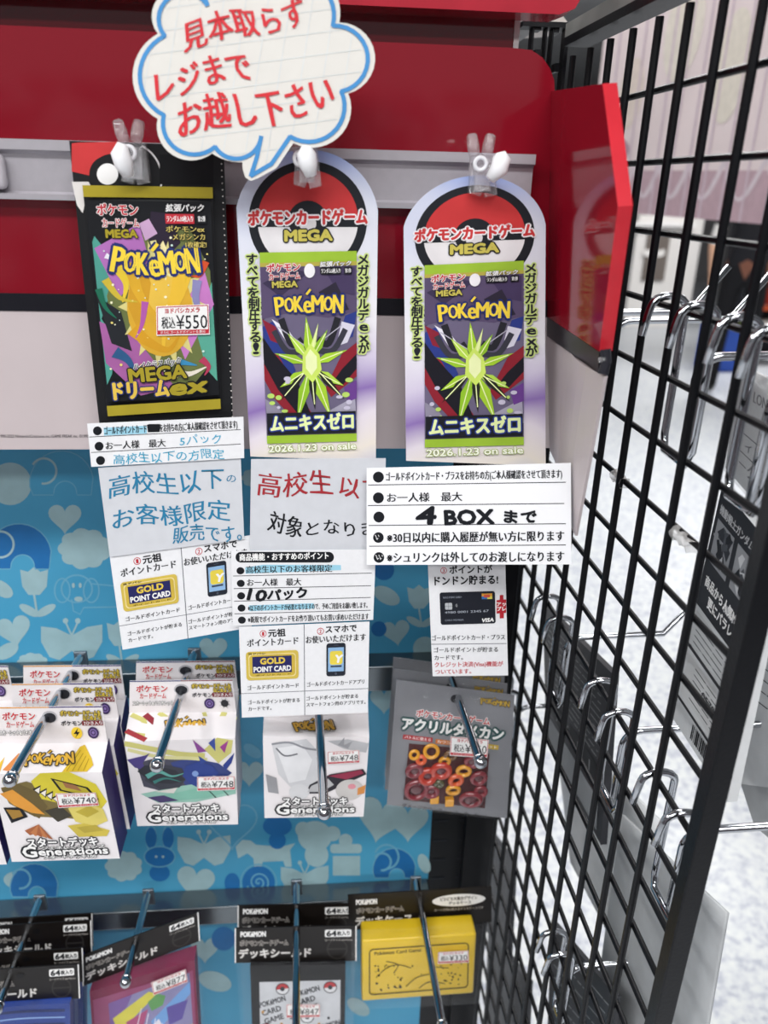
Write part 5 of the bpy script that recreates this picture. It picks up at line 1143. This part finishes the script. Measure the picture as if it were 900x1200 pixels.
# sheets right of the post
for i, (x0, pts, m, lab) in enumerate(((.275, [(868, 690), (935, 742), (915, 925), (864, 918), (856, 900)], LG, 'pale printed card hanging right of the black post'), (.300, [(880, 760), (945, 800), (922, 1000), (884, 968), (862, 900)], MG, 'grey card hanging behind the pale one, its pointed corner lowest right of the post'))):
    pk = thing('hanging_card', MP(x0).hit(*pts[0]), lab, 'card'); s = side_sheet(x0, pts, m, .003)
    if i == 0:
        s.poly([(868, 690), (935, 742), (930, 800), (866, 745)], DG, 1); q = rectq(60, 40, [(868, 755), (930, 805), (926, 860), (862, 812)]); lines(s, q, 4, 56, 4, 34, 4, TXTD, 1.0)
        q = rectq(60, 20, [(872, 705), (932, 752), (930, 790), (869, 740)]); s.q = q; s.text('商品', (6, 6), (30, 6), 7, WHT, 2, .03); s.text('必ず', (6, 15), (30, 15), 7, WHT, 2, .03)
    s.build('sheet', pk)
# dark packet on the left hook
pk = thing('hobby_packet', MP(.205).hit(670, 730), 'dark grey printed packet hanging on the grid right of the credit card notice', 'packet')
PQ3 = [(636, 708), (718, 790), (704, 990), (640, 868)]
s = side_sheet(.212, PQ3, DG, .005); q = rectq(60, 100, PQ3); lines(s, q, 6, 54, 8, 50, 12, TXTG, .7); s.q = q
for x0, x1, y0, y1, c in ((4, 26, 56, 70, '#16171a'), (30, 56, 54, 70, '#1b1c20'), (4, 56, 74, 96, '#9c9fa2')): s.rect(x0, y0, x1, y1, C(c), 2)
for k in range(5): s.stroke([(8+k*10, 58), (4+k*11, 68)], .8, TXTG, 3)
s.build('bag_card', pk)
# large pale card backs
def curved_card(name, x0, quad, m, bulge, label):
    q = rectq(1, 1, quad); P = MP(x0); b = MB(); n = 12; vs = []; fs = []
    for j in range(n+1):
        for i in range(7):
            x, y = i/6, j/n; vs.append(P.hit(*q((x, y)), -bulge*sin(pi*y)*.5-.002*x))
    k = len(vs); vs += [v+Vector((.0025, 0, 0)) for v in vs]
    for j in range(n):
        for i in range(6):
            a = j*7+i; fs.append([a, a+1, a+8, a+7]); fs.append([k+a, k+a+7, k+a+8, k+a+1])
    for j in range(n): a = j*7; fs.append([a, a+7, k+a+7, k+a]); a += 6; fs.append([a, k+a, k+a+7, a+7])
    for i in range(6): fs.append([i, k+i, k+i+1, i+1]); a = n*7+i; fs.append([a, a+1, k+a+1, k+a])
    b.add(vs, fs, m); o = b.build(name, None, True); tag(o, label, 'packet'); return o
curved_card('pale_packet', .245, [(648, 838), (772, 962), (742, 1150), (668, 1010)], LG, .006, 'large pale grey card back seen through the middle of the grid')
curved_card('pale_packet', .226, [(728, 955), (850, 1070), (812, 1290), (694, 1200)], MG, .010, 'large curved grey sheet crossing behind the foot of the black post')
pk = thing('hobby_packet', MP(.205).hit(665, 1090), 'dark striped packet low on the grid near the bottom picture edge', 'packet')
PQ4 = [(646, 1078), (722, 1168), (706, 1330), (640, 1250)]
s = side_sheet(.210, PQ4, DG, .004); q = rectq(60, 100, PQ4); lines(s, q, 4, 56, 10, 90, 12, TXTG, 1.0); s.build('bag_card', pk)
for i, (pts, lab) in enumerate((([(568, 968), (600, 1010), (594, 1130), (563, 1080)], 'dark packet behind the grid beside the yellow deck case, upper of two'), ([(572, 1090), (618, 1150), (610, 1290), (566, 1240)], 'dark packet behind the grid at the bottom edge beside the yellow deck case'))):
    pk = thing('hobby_packet', MP(.2).hit(*pts[0]), lab, 'packet'); s = side_sheet(.206, pts, DG, .006); q = rectq(60, 100, pts)
    for k in range(6): s.stroke([q((6+k*9, 8)), q((6+k*9, 92))], 1.6, C('#55565a'), 1)
    s.build('bag_card', pk)

# ------------------------------------------------------------------ banner beyond the grid
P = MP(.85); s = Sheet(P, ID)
zb = P.hit(825, 257).z
yl = P.hit(690, 200).y; yr_ = P.hit(960, 200).y-.25
t_ = tan(MA); XB = lambda y: .85+y*t_
s.b.prism([(XB(yl), yl, zb), (XB(yr_), yr_, zb), (XB(yr_), yr_, zb+1.5), (XB(yl), yl, zb+1.5)], (.004, 0, 0), M('banner_cloth', '#ead9d8', rough=.6, vary=.05, scale=3))
BANDM = M('banner_band', '#c2a4ac', rough=.6); s.n = None
def bq(t, zz): y = yl+(yr_-yl)*t; return prj((XB(y), y, zb+zz))
s.poly([bq(0, 0), bq(1, 0), bq(1, .085), bq(0, .105)], BANDM, 3)
for i in range(9):
    t0 = i*.112+.02; s.stroke([bq(t0+.112*k/10, .115-.075*sin(pi*k/10)) for k in range(11)], 5, C('#dccdd2'), 5)
for t0, z0, w_, h_, c in ((.12, .20, .12, .16, '#e6d6cb'), (.30, .28, .14, .2, '#e9dfd2'), (.5, .18, .1, .2, '#e8ded0'), (.64, .3, .2, .3, '#ece5da'), (.2, .45, .2, .2, '#dcd0d6'), (.46, .46, .2, .22, '#eae2d6'), (.05, .12, .16, .06, '#b795a2')):
    s.poly([bq(t0+w_*(.5+.5*cos(a)), z0+h_*(.5+.5*sin(a))) for a in [k*pi/12 for k in range(24)]], C(c), 4)
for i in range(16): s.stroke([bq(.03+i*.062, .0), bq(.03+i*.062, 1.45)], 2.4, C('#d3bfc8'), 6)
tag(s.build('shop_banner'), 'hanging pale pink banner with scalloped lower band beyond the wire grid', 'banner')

# ------------------------------------------------------------------ far shop: counter, rack, cartons, person
def fl(u, v): d = ray(u, v); return CAM+d*(-CAM.z/d.z)
c0, c1 = at(737, 340, 8.5), at(812, 340, 8.5)
st = thing('display_counter', ((c0.x+c1.x)/2, 8.5, 0), 'white counter with brown sign board, blurred beyond the grid', 'counter')
zt_ = at(770, 252, 8.5).z
b = MB(); b.box((c0.x, 8.5, 0), (c1.x, 9.0, zt_), M('counter_white', '#e6e2de', rough=.5), bev=.01); b.build('body', st)
b = MB(); e0, e1 = at(751, 328, 8.5), at(785, 274, 8.5); b.box((e0.x, 8.47, e0.z), (e1.x, 8.499, e1.z), M('brown_board', '#6f6660', rough=.6)); o = b.build('sign_board', st)
b = MB()
for k in range(5): f0 = at(754+k*5, 300+(k % 2), 8.46); b.box((f0.x, 8.462, f0.z), (f0.x+.05-.008*(k % 3), 8.469, f0.z+.07), M('sign_white', '#eeeae6'))
b.build('lettering', o)
b = MB(); e0, e1 = at(740, 262, 8.5), at(810, 252, 8.5); b.box((e0.x-.03, 8.4, e0.z-.02), (e1.x+.03, 9.03, e0.z+.02), M('counter_top', '#f2f0ee', rough=.4)); b.build('counter_top', st)
rk = thing('display_rack', at(905, 300, 6.4), 'open rack with orange shelf edges and small coloured boxes right of the person', 'rack'); rk.location.z = 0
x0, x1 = at(880, 300, 6.4).x, at(990, 300, 6.4).x
OM = M('orange_edge', '#d65a2c', rough=.5)
b = MB(); b.box((x0, 6.75, 0), (x1, 6.8, 2.0), M('rack_back', '#2a2a2e', rough=.7)); b.box((x0-.02, 6.4, 0), (x0, 6.8, 2.0), M('rack_back', '#2a2a2e')); b.build('frame', rk)
shz = []
for v in (292, 325, 358, 392):
    z = at(890, v, 6.4).z; shz.append(z); b = MB(); b.box((x0, 6.39, z-.045), (x1, 6.41, z), OM); b.box((x0, 6.41, z-.03), (x1, 6.75, z-.002), M('shelf_white', '#d9d6d2')); b.build('shelf', rk)
n = 0
for j, z in enumerate(shz[1:]):
    for i in range(3):
        col = ['#3f6fb8', '#e0c53c', '#d8d8dc', '#c8402f', '#7a8f4a', '#e9e4da'][(i+2*j) % 6]
        xx = x0+.05+i*.22; b = MB(); b.box((xx, 6.45, z), (xx+.17, 6.6, z+.11+.02*((i+j) % 3)), M('goods_'+col[1:], col, rough=.5), bev=.006)
        tag(b.build('goods_box'), ['blue', 'yellow', 'pale grey', 'red', 'olive', 'cream'][(i+2*j) % 6]+' goods box, '+['first', 'second', 'third'][i]+' from the left on the '+['second', 'third', 'fourth'][j]+' orange-edged shelf', 'box', 'goods boxes on the orange rack')
f0 = fl(838, 436); b = MB(); b.box((f0.x-.06, f0.y, 0), (f0.x+.20, f0.y+.3, .38), M('blue_carton', '#3a5fc0', rough=.5), bev=.008); tag(b.build('carton'), 'blue carton standing on the floor behind the person', 'carton')

# person: standing, back half turned, black shirt and trousers, arms hanging
def person(loc, face):
    J = {'pelvis': (0, 0, .96), 'belly': (0, .01, 1.10), 'chest': (0, 0, 1.30), 'neck': (0, .01, 1.47), 'headb': (0, -.01, 1.56), 'head': (0, -.02, 1.66), 'crown': (0, -.01, 1.72)}
    Rr = {'pelvis': (.15, .12), 'belly': (.145, .11), 'chest': (.16, .115), 'neck': (.055, .055), 'headb': (.07, .085), 'head': (.08, .1), 'crown': (.055, .07)}
    ed = [('pelvis', 'belly'), ('belly', 'chest'), ('chest', 'neck'), ('neck', 'headb'), ('headb', 'head'), ('head', 'crown')]
    for s_, n_ in ((-1, 'l'), (1, 'r')):
        for nm, p, r_ in (('hip', (.09*s_, 0, .90), .095), ('knee', (.10*s_, -.02, .50), .062), ('ankle', (.10*s_, .02, .09), .042), ('toe', (.11*s_, -.13, .035), .035), ('sh', (.19*s_, 0, 1.40), .062), ('elbow', (.25*s_, .03, 1.13), .044), ('wrist', (.235*s_, -.07, .92), .028), ('palm', (.228*s_, -.09, .86), .030)):
            J[nm+n_] = p; Rr[nm+n_] = (r_, r_)
        ed += [('pelvis', 'hip'+n_), ('hip'+n_, 'knee'+n_), ('knee'+n_, 'ankle'+n_), ('ankle'+n_, 'toe'+n_), ('chest', 'sh'+n_), ('sh'+n_, 'elbow'+n_), ('elbow'+n_, 'wrist'+n_), ('wrist'+n_, 'palm'+n_)]
        for k, (dx, dz, l) in enumerate(((-.022, 0, .07), (-.008, 0, .08), (.008, 0, .076), (.022, 0, .06))):
            bx, by, bz = J['palm'+n_]; a, c = f'f{k}a{n_}', f'f{k}b{n_}'
            J[a] = (bx+.004*s_, by+dx, bz-.03-l*.4); J[c] = (bx-.012*s_, by+dx-.008, bz-.03-l); Rr[a] = (.0095, .0095); Rr[c] = (.0075, .0075); ed += [('palm'+n_, a), (a, c)]
        bx, by, bz = J['wrist'+n_]; J['th'+n_] = (bx-.01*s_, by-.05, bz-.06); J['th2'+n_] = (bx-.016*s_, by-.062, bz-.095); Rr['th'+n_] = (.011, .011); Rr['th2'+n_] = (.009, .009); ed += [('palm'+n_, 'th'+n_), ('th'+n_, 'th2'+n_)]
    names = list(J); me = bpy.data.meshes.new('person'); me.from_pydata([J[n_] for n_ in names], [(names.index(a), names.index(c)) for a, c in ed], [])
    o = bpy.data.objects.new('person', me); COL.objects.link(o)
    md = o.modifiers.new('skin', 'SKIN'); md.use_smooth_shade = True; md.branch_smoothing = .4
    for i, n_ in enumerate(names):
        v = me.skin_vertices[0].data[i]; v.radius = Rr[n_]; v.use_root = n_ == 'pelvis'
    o.modifiers.new('sub', 'SUBSURF').levels = 1; o.modifiers['sub'].render_levels = 1
    bpy.context.view_layer.update(); dg = bpy.context.evaluated_depsgraph_get()
    m2 = bpy.data.meshes.new_from_object(o.evaluated_get(dg)); bpy.data.objects.remove(o)
    o = bpy.data.objects.new('person', m2); COL.objects.link(o); m2.materials.clear()
    for m in (M('skin', '#d8a98c', rough=.55), M('black_shirt', '#15151a', rough=.85), M('black_trousers', '#0d0d11', rough=.85), M('pale_sleeve', '#d9d6d2', rough=.8), M('brown_belt', '#6d4434', rough=.5), M('dark_shoes', '#1a1a1d', rough=.4)): m2.materials.append(m)
    for p in m2.polygons:
        c = p.center; arm = abs(c.x) > .195 and c.z < 1.40 and c.z > .7
        if c.z > 1.47 or (arm and c.z < 1.14 and abs(c.x) > .19): k = 0
        elif arm and c.z < 1.26: k = 3
        elif c.z < .09: k = 5
        elif c.z < .955: k = 2
        elif c.z < .995: k = 4
        else: k = 1
        p.material_index = k; p.use_smooth = True
    tag(o, 'person in black shirt and trousers with bare forearms, standing beyond the grid behind the banner', 'person')
    b = MB(); b.ball((0, .0, 1.695), .102, M('dark_hair', '#1d1714', rough=.6), 20, (.9, 1.05, .85)); hr = b.build('hair', o, True)
    b = MB()
    for s_ in (-1, 1): b.ball((.03*s_, -.105, 1.655), .009, INK, 8); b.ball((.086*s_, .0, 1.64), .02, M('skin'), 8, (.4, 1, 1.3))
    b.ball((0, -.118, 1.63), .014, M('skin'), 8, (.8, 1, 1.4)); b.ball((0, -.1, 1.593), .018, M('lips', '#a8685c'), 8, (1.2, .5, .35)); b.build('face_features', o, True)
    for ch in o.children: ch.location = (0, 0, 0)
    o.location = loc; o.rotation_euler = (0, 0, face); return o
pf = fl(846, 466)
person((pf.x, pf.y, 0), radians(150))
